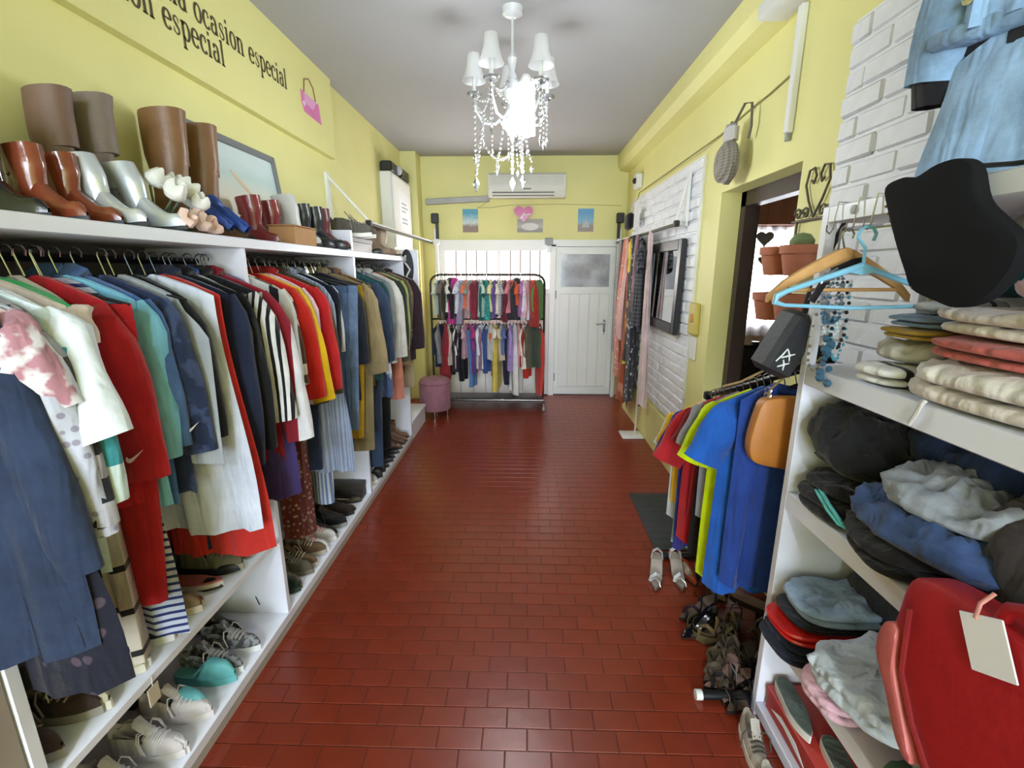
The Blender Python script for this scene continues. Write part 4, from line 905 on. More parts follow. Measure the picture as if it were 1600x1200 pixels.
# ---- far bay
FAR = [('rain_jacket', 'teal green hooded jacket with navy sleeves in the far bay', 'jacket', '#1E4B52', dict(kind='jacket', L=0.72, sl=0.54, sh=0.235, c2=F('#32405C'), collar='hood', ang=0.42)),
 ('jeans', 'dark blue jeans reaching the bottom board in the far bay', 'jeans', '#33425E', dict(kind='pants', L=1.40, sh=0.27)),
 ('teal_fleece', 'dark teal fleece in the far bay', 'jacket', '#234A4C', dict(kind='jacket', L=0.66, sl=0.5, sh=0.23, collar='hood')),
 ('print_skirt', 'blue and white print skirt in the far bay', 'skirt', ('#4A5B80', 'camo', '#C9CFE0', 10, 0.55), dict(kind='dress', L=0.92, sl=0.0, sh=0.18, hem=0.25, collar='none')),
 ('grey_cardigan', 'mid grey cardigan in the far bay', 'cardigan', '#7C7F82', dict(kind='long', L=0.66, sl=0.52, sh=0.23)),
 ('black_trousers', 'long black trousers reaching the shoe board in the far bay', 'trousers', '#17171A', dict(kind='pants', L=1.38, sh=0.26)),
 ('white_shirt', 'off white collared shirt in the far bay', 'shirt', '#CFCDC6', dict(kind='shirt', L=0.68, sl=0.58, sh=0.23, collar='shirt', ang=0.42)),
 ('coral_dress', 'coral pink draped top in the far bay', 'top', '#C07A68', dict(kind='dress', L=1.0, sl=0.0, sh=0.20, hem=0.24)),
 ('dark_green_jacket', 'dark green jacket in the far bay', 'jacket', '#2E3630', dict(kind='jacket', L=0.70, sl=0.56, sh=0.235, collar='shirt')),
 ('lime_cardigan', 'lime green cardigan in the far bay', 'cardigan', '#A6AE62', dict(kind='long', L=0.66, sl=0.56, sh=0.235)),
 ('olive_coat', 'olive coat with light buttons in the far bay', 'coat', '#4A4A3C', dict(kind='coat', L=0.74, sl=0.54, sh=0.235, collar='shirt')),
 ('charcoal_blouse', 'charcoal blouse with white dots in the far bay', 'blouse', ('#3A3A40', 'floral', '#C9C9CE', 28, 0.3), dict(kind='long', L=0.62, sl=0.48, sh=0.23)),
 ('tan_sweater', 'tan sweater in the far bay', 'sweater', '#8F7656', dict(kind='long', L=0.80, sl=0.50, sh=0.22)),
 ('plum_coat', 'dark plum coat in the far bay', 'coat', '#33232B', dict(kind='coat', L=0.76, sl=0.60, sh=0.245, collar='shirt', ang=0.4)),
 ('white_blazer', 'white blazer at the far end of the wardrobe', 'jacket', '#D5D3D6', dict(kind='jacket', L=0.68, sl=0.60, sh=0.25, collar='none', open=True, ang=0.42)),
 ('beige_trousers', 'beige linen trousers at the far end of the wardrobe', 'trousers', '#A8977F', dict(kind='pants', L=1.05, sh=0.28))]
for i, (nm, lab, cat, c, kw) in enumerate(FAR):
    m = F(*c) if isinstance(c, tuple) else F(c)
    left(3.17+i*0.0735, nm, lab, cat, m, 'far', '', dx=0.05+0.02*math.sin(i*2.1), **kw)
left(4.41, 'cream_coat', 'cream coat hung past the end of the wardrobe', 'coat', F('#D8D4CC'), 'far', '', dx=0.06, kind='coat', L=0.50, sl=0.40, sh=0.22, collar='shirt') if False else None

# ---- double rack at the back
dr_ = empty('double_clothes_rack', (0, 0, 0)); tag(dr_, 'black double bar clothes rack full of small garments before the window', 'clothes rack')
RY, RX0, RX1 = 5.66, -1.12, 0.235
pts = [(RX0, RY, 0.10), (RX0, RY, 1.50)]+[(RX0+0.10-0.10*math.cos(a), RY, 1.50+0.10*math.sin(a)) for a in (0.4, 0.8, 1.2)]+[(RX0+0.12, RY, 1.605), (RX1-0.12, RY, 1.605)]+[(RX1-0.10+0.10*math.sin(a), RY, 1.50+0.10*math.cos(a)) for a in (0.4, 0.8, 1.2)]+[(RX1, RY, 1.50), (RX1, RY, 0.10)]
MB().tube(pts, 0.013, 8).build('hoop', mat('gunmetal', '#4A4848', 0.35, 0.7), dr_)
MB().tube([(RX0, RY, 1.085), (RX1, RY, 1.085)], 0.011, 8).build('lower_bar', black_m, dr_)
MB().tube([(RX0, RY-0.22, 0.135), (RX1, RY-0.22, 0.135)], 0.012, 8).build('front_bar', chrome, dr_)
MB().box((RX0, RY-0.21, 0.10), (RX1, RY+0.21, 0.115)).build('base_shelf', mat('rack_base', '#4B494B', 0.5), dr_)
for x in (RX0, RX1):
    MB().tube([(x, RY-0.24, 0.115), (x, RY+0.24, 0.115)], 0.014, 8).build('foot', black_m, dr_)
    for y in (RY-0.22, RY+0.22):
        MB().tube([(x-0.012, y, 0.03), (x+0.012, y, 0.03)], 0.030, 12).tube([(x, y, 0.055), (x, y, 0.11)], 0.007, 6).build('caster', grey_p, dr_)
TOP = [('mint white ruffled', '#D3DED6', 't', .40), ('black and olive', '#3C3E33', 'l', .46), ('taupe', '#7B6C66', 't', .44), ('white collared', '#E4E0DE', 't', .36), ('black hooded', '#26242A', 'h', .44), ('magenta hooded', '#BE3C8E', 'h', .50), ('lilac grey', '#9A93AC', 'l', .52), ('white and blue spotted', ('#DDE0E8', 'floral', '#8391B5', 45, .35), 't', .40), ('dusty pink', '#B98A94', 'l', .44), ('coral orange printed', '#E07A55', 't', .34), ('green leaf print', ('#8FA89A', 'floral', '#4F6B5E', 40, .4), 't', .42), ('burgundy', '#8A2E3E', 'l', .46), ('pale aqua', '#C2D6D4', 't', .44), ('teal floral', ('#2E8E88', 'floral', '#8FD0C6', 40, .35), 't', .46), ('dark teal', '#22615C', 'l', .46), ('pale yellow', '#E8DCA4', 't', .36), ('violet', '#6A5596', 'l', .44), ('grey striped', ('#8F8C95', 'h', '#C9C6CC', 40, .5), 't', .40), ('cream', '#E9DCCB', 't', .40), ('wine red', '#6E2436', 'l', .48), ('rose pink', '#D6838E', 't', .38), ('bright orange', '#E0653A', 't', .30), ('charcoal', '#37353D', 'h', .46), ('candy pink', '#E2A9C0', 'l', .44), ('orchid', '#B878B4', 't', .40), ('white pink floral', ('#E4DFE6', 'floral', '#B06A8E', 45, .3), 'l', .48), ('vermilion', '#CF3D2E', 'l', .50), ('brick red', '#A63026', 'c', .54), ('leaf green', '#5E8A4A', 'l', .48)]
BOT = [('ash grey', '#8B8D92', 'l', .48), ('navy blue', '#232A44', 'l', .52), ('crimson', '#9E2230', 'c', .66), ('oatmeal', '#CFC0B8', 'l', .50), ('black', '#1B1B1F', 'p', .62), ('dark plum', '#2D1F2B', 'l', .56), ('white trimmed black', ('#1D1D22', 'v', '#DDD9DC', 14, .8), 'l', .52), ('inky', '#15161C', 'p', .70), ('blush', '#C9A0AE', 't', .40), ('fuchsia', '#B23A78', 't', .30), ('denim blue', '#5A80B8', 'p', .78), ('mauve', '#8E6A80', 'l', .56), ('plum purple', '#5E3E78', 'l', .58), ('icy white', '#D8DEE8', 'l', .54), ('royal blue', '#3A5490', 'p', .60), ('ivory', '#E0DAD2', 't', .44), ('tangerine', '#DE6A1E', 'p', .66), ('lemon yellow', '#DCC85A', 'd', .80), ('slate blue', '#5A6A9E', 't', .36), ('beige', '#C8B79A', 't', .44), ('midnight', '#232338', 'p', .74), ('lavender', '#A88ACB', 'l', .56), ('frilled white', '#DEDAD9', 'd', .84), ('pale rose', '#D2A0A8', 'l', .52), ('dark red', '#8E2A2A', 'l', .52), ('cream long sleeved', '#E6DCCB', 'l', .52), ('scarlet', '#C23028', 'p', .66), ('olive', '#5E5A48', 'c', .52), ('moss', '#45503F', 'l', .52), ('tomato red', '#CC463C', 'p', .88)]
KN = {'t': ('tee', 'top'), 'l': ('pullover', 'top'), 'h': ('hooded_jacket', 'jacket'), 'c': ('coat', 'coat'), 'p': ('trousers', 'trousers'), 'd': ('dress', 'dress')}
for row, (lst, z, bar) in enumerate(((TOP, 1.600, 'upper'), (BOT, 1.085, 'lower'))):
    n = len(lst)
    for i, (cw, c, k, L) in enumerate(lst):
        x = RX0+0.075+(RX1-RX0-0.15)*i/(n-1)
        if row == 1 and i == n-1: x = RX1-0.045
        m = F(*c) if isinstance(c, tuple) else F(c)
        nm, cat = KN[k]; kind = {'t': 'tee', 'l': 'long', 'h': 'jacket', 'c': 'coat', 'p': 'pants', 'd': 'dress'}[k]
        sl = {'t': 0.13, 'l': 0.32, 'h': 0.32, 'c': 0.34, 'p': 0, 'd': 0}[k]
        garment(nm, '%s %s on the %s bar of the rack before the window' % (cw, nm.replace('_', ' '), bar), cat, None, (x, RY, z), PI/2+R_.uniform(-0.5, 0.5), m, hang_black,
                'small black hanger on the %s bar of the double rack' % bar, 'hangers on the %s bar of the double rack' % bar,
                kind=kind, L=L, sh=0.15, sl=sl, hem=0.17 if k != 'd' else 0.2, ang=0.35, collar='hood' if k == 'h' else 'crew', th=0.036, fold=0.010)

# ---- low slanted rack at the right with t-shirts
lr = empty('slanted_clothes_rack', (0, 0, 0)); tag(lr, 'low black slanted rack of bright t-shirts beside the white shelves', 'clothes rack')
LRX = 1.0
lz = lambda y: 1.335-0.33*(y-1.60)/0.85
MB().tube([(LRX, 1.53, lz(1.53)), (LRX, 2.48, lz(2.48))], 0.013, 8).build('rail', black_m, lr)
MB().tube([(LRX, 1.535, 0.03), (LRX, 1.535, lz(1.535))], 0.013, 8).build('post', black_m, lr)
MB().tube([(LRX, 2.47, 0.03), (LRX, 2.47, lz(2.47))], 0.013, 8).build('post', black_m, lr)
MB().tube([(0.71, 1.535, 0.02), (1.20, 1.535, 0.02)], 0.019, 10).build('foot', black_p, lr)
MB().tube([(0.80, 2.47, 0.022), (1.20, 2.47, 0.022)], 0.019, 10).build('foot', black_p, lr)
MB().tube([(0.685, 1.535, 0.02), (0.71, 1.535, 0.02)], 0.020, 10).build('end_cap', whitep, lr)
MB().rbox((LRX-0.02, 2.47, lz(2.48)-0.025), (LRX+0.02, 2.51, lz(2.48)+0.02), 0.006).build('rail_cap', black_p, lr)
RT = [(2.42, 'white_tee', 'white t-shirt at the low far end of the slanted rack', '#C9CDD2', .66, .20, .19),
 (2.37, 'yellow_tee', 'golden yellow t-shirt mostly hidden behind the white one', '#D9A520', .58, .20, .19),
 (2.32, 'aqua_tee', 'pale aqua t-shirt on the slanted rack', '#A9D2C4', .80, .20, .185),
 (2.26, 'indigo_tee', 'indigo t-shirt next to the aqua one on the slanted rack', '#33307E', .80, .26, .205),
 (2.20, 'blue_tee', 'mid blue t-shirt on the slanted rack', '#3F6FB4', .60, .28, .20),
 (2.14, 'red_tee', 'cherry red t-shirt on the slanted rack', '#A81F26', .76, .30, .215),
 (2.08, 'dark_red_tee', 'dark red t-shirt next to the cherry red one', '#7E1A20', .62, .20, .20),
 (2.02, 'black_tee', 'black t-shirt on the slanted rack', '#1A1719', .80, .20, .205),
 (1.96, 'grey_tee', 'mid grey t-shirt on the slanted rack', '#8B8B95', .60, .22, .21),
 (1.91, 'brown_tee', 'brown t-shirt between grey and neon ones', '#6B3226', .82, .18, .20),
 (1.86, 'neon_tee', 'neon yellow green t-shirt on the slanted rack', '#C8E000', .86, .28, .215),
 (1.77, 'blue_tee', 'royal blue t-shirt behind the orange bag', '#1F57AE', .88, .27, .22),
 (1.70, 'navy_tee', 'long deep blue t-shirt under the orange bag', '#24408C', .84, .0, .20)]
for y, nm, lab, c, L, sl, sh in RT:
    L = min(L, lz(y)-0.05-0.10)
    garment(nm, lab, 't-shirt', None, (LRX-0.0, y, lz(y)+0.005), R_.uniform(-0.12, 0.08), F(c), hang_black, 'black hanger on the low slanted rack', 'hangers on the slanted rack', kind='tee', L=L, sl=sl, sh=sh, ang=0.42, collar='crew', fold=0.018, wall=1)

# ---- scarves and cloths on the right rail
RR = [(4.74, 'checked_shirt', 'black and grey checked shirt hanging at the front of the right rail', 'shirt', ('#26272C', 'plaid', '#5D5E66', 26, .4), dict(kind='shirt', L=.80, sl=.24, sh=.19, ang=.4, collar='shirt'), 0),
 (4.88, 'scarf', 'dusty mauve scarf beside the checked shirt on the right rail', 'scarf', '#8E7079', dict(kind='drape', L=0.75, sh=0.10), 0),
 (5.02, 'scarf', 'long charcoal and white leaf print scarf on the right rail', 'scarf', ('#3A3B42', 'floral', '#B9B6BE', 20, .4), dict(kind='drape', L=1.72, sh=0.14, fringe=True), 0),
 (5.16, 'scarf', 'black and yellow printed scarf on the right rail', 'scarf', ('#1E1E1C', 'camo', '#C9BE2E', 6, .55), dict(kind='drape', L=1.35, sh=0.12, fringe=True), 0),
 (5.30, 'scarf', 'long rust orange scarf on the right rail', 'scarf', ('#A85636', 'camo', '#C98A70', 5, .6), dict(kind='drape', L=1.80, sh=0.13, fringe=True), 0),
 (5.44, 'scarf', 'pale pink scarf on the right rail', 'scarf', '#CDA9A8', dict(kind='drape', L=1.10, sh=0.13), 0),
 (5.58, 'scarf', 'coral scarf with pale flowers on the right rail', 'scarf', ('#C77F6A', 'floral', '#E2C6B6', 22, .35), dict(kind='drape', L=1.55, sh=0.14, fringe=True), 0),
 (5.74, 'scarf', 'grey lace scarf at the back end of the right rail', 'scarf', '#8A8588', dict(kind='drape', L=1.3, sh=0.12), 0)]
for y, nm, lab, cat, c, kw, q in RR:
    m = F(*c) if isinstance(c, tuple) else F(c)
    garment(nm, lab, cat, None, (1.13 if kw['kind'] == 'drape' else 1.12, y, 1.985), PI/2+R_.uniform(-.25, .05), m, hang_black if kw['kind'] != 'drape' else None, 'black hanger on the right rail holding the checked shirt', None, **kw)
ps = garment('strip_of_cloth', 'long narrow pale pink cloth hanging beside the mirror', 'cloth', None, (1.135, 4.42, 1.985), 0.3, F('#D9C3C4'), kind='drape', L=1.62, sh=0.035)
# ================================================================== SHOES
def outline_w(t, W):      # half width of the sole along the shoe, 0 heel .. 1 toe
    return W*(0.0 if t <= 0 else 1)*(0.80*math.sin(PI*min(1, max(0, t))**0.5)**0.55*(0.86+0.30*smooth01((t-0.3)/0.4)) if 0 < t < 1 else 0.05)
def sole_mesh(L, W, z0, z1, heel=0.0, toe_spring=0.006, arch=True):
    rings = []
    n = 14
    for i in range(n+1):
        t = 0.004+0.992*i/n; w = outline_w(t, W)
        lift = heel*smooth01((0.62-t)/0.45)+toe_spring*smooth01((t-0.75)/0.25)
        a = z0+lift if heel else z0+toe_spring*smooth01((t-0.75)/0.25)
        b = z1+lift
        x = L*t
        rings.append([(x, -w, a), (x, w, a), (x, w*1.03, b), (x, -w*1.03, b)])
    return MB().loft(rings, cap=True)
def upper_mesh(L, W, z, hfun, opening=(0.06, 0.52), depth=0.6, heel=0.0, gap=0.45):
    """one continuous surface; between the opening limits the middle dips inside"""
    rings = []; n = 16; m = 12
    for i in range(n+1):
        t = 0.012+0.976*i/n; w = outline_w(t, W)*0.97; hh = hfun(t)
        lift = heel*smooth01((0.62-t)/0.45)
        ring = []
        for j in range(m+1):
            s = -1+2*j/m
            op = smooth01((t-opening[0])/0.06)*smooth01((opening[1]-t)/0.08) if opening else 0
            a = abs(s)
            y = w*math.copysign(1, s)*math.sin(min(1, a)*PI/2)**0.75 if s else 0
            zz = hh*max(0.0, math.cos(a*PI/2))**0.55
            if op > 0:
                if a < gap+0.12:
                    q = smooth01((gap+0.12-a)/0.16)
                    zr = hh*math.cos((gap+0.12)*PI/2)**0.55
                    zz = zz*(1-op)+op*((1-q)*max(zz*0, hh*(0.93+0.07*(1-a)))+q*hh*(1-depth))
                else:
                    zz = zz*(1-op)+op*hh*0.95*(1-((a-gap-0.12)/(1-gap-0.12))**2.4)
            ring.append((L*t, y, z+lift+zz))
        rings.append(ring)
    return MB().loft(rings, closed=False)
def H_sneaker(h1, h2): return lambda t: h1*(1-smooth01((t-0.30)/0.45))+h2*smooth01((t-0.30)/0.45)*(1 if t < 0.85 else math.cos((t-0.85)/0.15*1.25))*1.0+0.006
leather_c = {}
def lm(hexc, rough=0.35, coat=0.0): return mat('leather_%s_%d' % (hexc.strip('#'), int(rough*100)), hexc, rough, var=0.07, nsc=18, bump=0.12, bsc=50, coat=coat)
def shoe(kind, label, cat, group, loc, rz, m, sole, L=0.25, lace=None, tilt=(0, 0), name=None, up=None, **k):
    W = L*0.185
    e = empty(name or {'sneaker': 'sneaker', 'flat': 'ballet_flat', 'boot': 'boot', 'sandal': 'sandal', 'pump': 'pump', 'clog': 'clog'}[kind], loc, (tilt[0], tilt[1], rz)); tag(e, label, cat, group)
    if kind == 'sneaker':
        st_ = k.get('st', 0.026)
        sole_mesh(L, W, 0, st_).build('sole', sole, e)
        upper_mesh(L*0.985, W*0.98, st_-0.002, H_sneaker(k.get('h1', 0.065), k.get('h2', 0.045)), (0.05, 0.50), 0.7).build('upper', m, e, (L*0.008, 0, 0)); uo = COL.objects[-1]
        b = MB(); hf = H_sneaker(k.get('h1', 0.065), k.get('h2', 0.045))
        if lace is not None:
            for i in range(4):
                t = 0.50+0.065*i; zt = st_+hf(t)-0.001
                b.tube([(L*t, -W*0.52, zt-0.010), (L*(t+0.02), -W*0.2, zt+0.003), (L*(t+0.02), W*0.2, zt+0.003), (L*t, W*0.52, zt-0.010)], 0.0032, 5)
            for s in (-1, 1): b.tube([(L*0.48, s*0.006, st_+hf(0.48)+0.002), (L*0.47, s*0.03, st_+hf(0.48)+0.014), (L*0.50, s*0.045, st_+hf(0.5)-0.004), (L*0.56, s*0.048, st_+0.02)], 0.0028, 5)
            b.build('laces', lace, uo)
            MB().loft([[(L*t, -W*0.36, st_+hf(t)+0.004+dz), (L*t, 0, st_+hf(t)+0.010+dz), (L*t, W*0.36, st_+hf(t)+0.004+dz)] for t, dz in ((0.36, 0.026), (0.42, 0.012), (0.50, 0.0), (0.56, -0.004))], closed=False).build('tongue', m, uo)
        if k.get('stripe'):
            for s in (-1, 1): MB().tube([(L*0.30, s*W*0.98, st_+0.015), (L*0.45, s*W*0.99, st_+0.03), (L*0.60, s*W*0.90, st_+0.034)], 0.004, 5).build('side_stripe', k['stripe'], e)
    elif kind == 'flat':
        sole_mesh(L, W, 0, 0.010).build('sole', sole, e)
        upper_mesh(L*0.985, W*0.96, 0.009, lambda t: 0.034*(1-0.25*math.sin(PI*t))*(1 if t < 0.86 else math.cos((t-0.86)/0.14*1.2)), (0.05, 0.72), 0.8, gap=0.62).build('upper', m, e, (L*0.008, 0, 0))
        MB().loft([[(L*t, -outline_w(t, W)*0.72, 0.0185), (L*t, outline_w(t, W)*0.72, 0.0185)] for t in (0.06, 0.12, 0.25, 0.4, 0.55, 0.68)], closed=False).build('insole', up or lm('#CDB9A6', 0.6), e)
    elif kind == 'clog':
        sole_mesh(L, W, 0, 0.028).build('sole', sole, e)
        sole_mesh(L*0.97, W*0.95, 0.028, 0.034).build('footbed', up or m, e, (L*0.015, 0, 0))
        upper_mesh(L*0.98, W*1.0, 0.026, lambda t: 0.07*smooth01((t-0.40)/0.16)*(1 if t < 0.8 else math.cos((t-0.8)/0.2*1.2)), None).build('vamp', m, e, (L*0.01, 0, 0)) if k.get('vamp', True) else None
    elif kind == 'pump':
        hl_ = k.get('heel', 0.06)
        sole_mesh(L, W*0.85, 0, 0.008, heel=hl_).build('sole', sole, e)
        upper_mesh(L*0.985, W*0.84, 0.007, lambda t: 0.036*(1-0.2*math.sin(PI*t))*(1 if t < 0.86 else math.cos((t-0.86)/0.14*1.2)), (0.05, 0.70), 0.85, heel=hl_, gap=0.6).build('upper', m, e, (L*0.008, 0, 0))
        MB().lathe([(0.011, 0), (0.012, hl_*0.5), (0.022, hl_)], (L*0.10, 0, 0), 10).build('heel', sole, e)
    elif kind == 'sandal':
        hl_ = k.get('heel', 0.03)
        sole_mesh(L, W*0.9, 0, 0.014, heel=hl_).build('sole', sole, e)
        sole_mesh(L*0.97, W*0.86, 0.0145, 0.018, heel=hl_).build('insole', up or lm('#B8A79A', 0.6), e, (L*0.015, 0, 0))
        if hl_ > 0.02: MB().lathe([(0.020, 0), (0.024, hl_)], (L*0.12, 0, 0), 10).build('heel', sole, e)
        for t, hh, tw_ in k.get('straps', ((0.78, 0.045, 0.0), (0.62, 0.055, 0.02), (0.15, 0.07, 0.0))):
            w = outline_w(t, W)*0.95; lift = hl_*smooth01((0.62-t)/0.45)
            MB().tube([(L*t-tw_, -w, 0.012+lift), (L*t-tw_*0.6, -w*0.8, hh*0.7+lift), (L*t, 0, hh+lift), (L*t+tw_*0.6, w*0.8, hh*0.7+lift), (L*t+tw_, w, 0.012+lift)], 0.010, 6, flat=0.28, up=(0, 0, 1)).build('strap', m, e)
    elif kind == 'boot':
        hl_ = k.get('heel', 0.03); SH = k.get('shaft', 0.2); wd = k.get('wd', 0.052); lean = k.get('lean', 0.0)
        sole_mesh(L, W*0.95, 0, 0.012, heel=hl_).build('sole', sole, e)
        upper_mesh(L*0.985, W*0.93, 0.010, lambda t: (0.10*(1-smooth01((t-0.28)/0.5))+0.045*smooth01((t-0.28)/0.5))*(1 if t < 0.86 else math.cos((t-0.86)/0.14*1.25)), None, heel=hl_).build('vamp', m, e, (L*0.008, 0, 0))
        rings = []
        for i in range(9):
            t = i/8; z = hl_+0.035+SH*t
            rx = (0.060-0.012*math.sin(PI*min(1, t*1.6)))*(1+0.10*t)*wd/0.052; ry = (0.036+0.012*t)*wd/0.052
            cx = L*0.25-lean*t*t*SH+0.006*math.sin(4*t)
            rings.append([(cx+rx*math.cos(q)*(1+0.03*math.sin(3*q+5*t)), ry*math.sin(q)*(1+0.05*math.sin(2*q+7*t)), z+0.008*math.cos(q)*t) for q in (2*PI*j/16 for j in range(16))])
        last = rings[-1]; c = Vector((sum(p[0] for p in last)/16, 0, last[0][2]))
        rings.append([tuple(c+(Vector(p)-c)*0.9-Vector((0, 0, 0.002))) for p in last]); rings.append([tuple(c+(Vector(p)-c)*0.85-Vector((0, 0, SH*0.5))) for p in last])
        MB().loft(rings, cap0=False, cap1=True).build('shaft', k.get('m2') or m, e)
        MB().rbox((L*0.01, -W*0.62, 0), (L*0.26, W*0.62, hl_+0.008), 0.006).build('heel', k.get('hm') or sole, e)
        if k.get('zip'): MB().tube([(L*0.25, -0.046*wd/0.052, hl_+0.05+SH*t) for t in (0, 0.3, 0.6, 0.95)], 0.003, 5).build('zip', black_m, e)
    return e
def pair(kind, label, cat, group, loc, rz, m, sole, dv=0.095, **k):
    """two shoes of a pair side by side (dv apart, across their length)"""
    x, y, z = loc; out = []
    for s in (-1, 1):
        out.append(shoe(kind, label, cat, group, (x-math.sin(rz)*s*dv/2+R_.uniform(-.006, .006), y+math.cos(rz)*s*dv/2, z), rz+s*R_.uniform(-.02, .07), m, sole, **k))
    return out
ws = mat('white_rubber', '#D9D7D2', 0.6, var=0.05); bs = mat('black_rubber', '#1A1A1B', 0.6); gs = mat('gum_rubber', '#9A7B58', 0.6)
lw = F('#D8D6D2'); lk = F('#1E1E20')
# ---- top shelf of the wardrobe (z 1.775), toes towards the aisle
TZ = 1.776
boot_bk = lm('#16181A', 0.15, 0.5)
shoe('boot', 'glossy black boot at the near end of the top shelf', 'boot', None, (-1.42, 1.225, TZ), 0.0, boot_bk, bs, shaft=0.215, wd=0.050, L=0.22, heel=0.03)
shoe('boot', 'tall brown suede boot behind the reddish ankle boots', 'boot', None, (-1.47, 1.49, TZ), 0.0, lm('#6E5546', 0.6), bs, shaft=0.32, wd=0.050, L=0.20, lean=-0.1)
pair('boot', 'shiny reddish brown ankle boot with dark sole on the top shelf', 'boot', 'shiny reddish brown ankle boots', (-1.385, 1.365, TZ), -0.05, lm('#83422C', 0.18, 0.4), mat('navy_sole', '#1E1E30', 0.5), dv=0.095, shaft=0.135, wd=0.041, L=0.215, heel=0.022)
shoe('boot', 'tall taupe boot standing beside the brown ankle boots', 'boot', None, (-1.465, 1.615, TZ), 0.1, lm('#75675C', 0.6), bs, shaft=0.345, wd=0.052, L=0.20, lean=-0.1)
pair('boot', 'silver ankle boot with black sole on the top shelf', 'boot', 'silver ankle boots', (-1.335, 1.535, TZ), -0.12, mat('silver_leather', '#D9E0E8', 0.32, 0.55, bump=0.1), bs, dv=0.115, shaft=0.155, wd=0.041, L=0.225, heel=0.015, lean=0.25)
pair('boot', 'tall tan brown leather boot behind the white flowers', 'boot', 'tall tan brown leather boots', (-1.46, 2.03, TZ), 0.0, lm('#7E5A3C', 0.4), bs, dv=0.19, shaft=0.395, wd=0.066, L=0.25, lean=-0.05)
pair('boot', 'small dark red ankle boot in front of the picture', 'boot', 'small dark red ankle boots', (-1.375, 2.45, TZ), 0.0, lm('#7E2E34', 0.25, 0.3), mat('dark_sole', '#2A2E33', 0.5), dv=0.17, shaft=0.155, wd=0.046, L=0.20, heel=0.03)
# blue flats stand on their heels against the picture
for i, y in enumerate((1.83, 1.93)):
    shoe('flat', 'blue flat shoe with pale insole leaning upright before the picture', 'flat shoe', 'blue flat shoes on the top shelf', (-1.115, y, TZ+0.012), PI+0.1-0.1*i, lm('#2B4DA6', 0.5), bs, L=0.20, tilt=(0, -0.75))
# flowers
def tulip(c, r, d, ph=0.0, op=1.0):
    """cup of overlapping petals, one closed lobed surface"""
    d = Vector(d).normalized(); M = Matrix.Translation(c) @ d.to_track_quat('Z', 'Y').to_matrix().to_4x4()
    rings = []
    for z, k, lob in ((0, 0.15, 0), (0.25, 0.75, 0.04), (0.7, 1.0, 0.08), (1.25, 0.9*op, 0.14), (1.7, 0.62*op, 0.2), (1.75, 0.45*op, 0.2), (1.1, 0.35*op, 0.1)):
        rings.append([M @ Vector((r*k*(1+lob*math.cos(3*q+ph))*math.cos(q), r*k*(1+lob*math.cos(3*q+ph))*math.sin(q), r*(z+lob*1.2*math.cos(3*q+ph)))) for q in (2*PI*i/18 for i in range(18))])
    return MB().loft(rings, cap=True)
fb = empty('flower_bunch', (-1.21, 1.66, TZ)); tag(fb, 'bunch of white artificial tulips lying beside the silver boots', 'flowers')
leafm = mat('leaf_green', '#54644A', 0.6)
for k, (x, y, z, r) in enumerate(((0.05, -0.05, 0.10, 0.034), (0.03, 0.03, 0.125, 0.034), (0.0, 0.11, 0.10, 0.034), (0.06, 0.06, 0.085, 0.03), (-0.03, -0.03, 0.15, 0.034), (-0.03, 0.07, 0.15, 0.03))):
    st_ = MB().tube([(x, y, z), (x*0.3-0.03, y*0.5, 0.05), (-0.1, y*0.2, 0.012)], 0.004, 5).build('stem', leafm, fb)
    tulip((x, y, z), r, (0.55, 0.5*math.sin(k*1.9), 0.8), k).build('blossom', mat('white_petal', '#E6E6E2', 0.6), st_)
    MB().loft([[(x*0.2-0.02, y*0.6-0.012, 0.03), (x*0.2-0.02, y*0.6+0.012, 0.03)], [(x*0.8, y*0.8-0.022, 0.055), (x*0.8, y*0.8+0.022, 0.06)], [(x+0.03, y, 0.05), (x+0.03, y+0.002, 0.05)]], closed=False).build('leaf', leafm, fb)
pb = empty('flower_bunch', (-1.14, 1.66, TZ)); tag(pb, 'pale pink artificial blossoms on the shelf edge by the silver boots', 'flowers')
for k, (x, y, z) in enumerate(((0.0, -0.06, 0.03), (0.0, 0.01, 0.025), (0.0, 0.08, 0.02), (-0.03, 0.045, 0.045))):
    st_ = MB().tube([(x, y, z), (-0.05, y*0.6, 0.012), (-0.12, y*0.3, 0.008)], 0.004, 5).build('stem', leafm, pb)
    tulip((x, y, z), 0.027, (0.8, 0.4*math.sin(2*k), 0.3), k, 1.35).build('blossom', mat('pink_petal', '#E2C3B8', 0.6), st_)
cbx = empty('cardboard_box', (-1.155, 2.475, TZ)); tag(cbx, 'small brown cardboard box on the top shelf edge', 'box')
card = mat('cardboard', '#A67C52', 0.8, var=0.06, nsc=20)
part('carton', card, cbx, ((-0.09, -0.12, 0), (0.04, 0.12, 0.085)), r=0.003); part('flap', card, cbx, ((-0.095, -0.123, 0.085), (0.043, 0.123, 0.092)), r=0.002); 
shoe('boot', 'pale grey heeled ankle boot behind the cardboard box', 'boot', None, (-1.33, 2.66, TZ), -0.25, lm('#BFC0BE', 0.45), bs, shaft=0.18, wd=0.052, L=0.25, heel=0.05, lean=0.2)
pair('boot', 'black leather ankle boot between grey boot and maroon boot', 'boot', 'black ankle boots on the top shelf', (-1.34, 2.86, TZ), -0.1, lm('#22262C', 0.3, 0.2), bs, dv=0.12, shaft=0.17, wd=0.05, L=0.27, heel=0.03)
shoe('boot', 'maroon ankle boot on the top shelf before the stub divider', 'boot', None, (-1.32, 3.01, TZ), -0.1, lm('#5E2830', 0.35), bs, shaft=0.17, wd=0.05, L=0.25, heel=0.03)
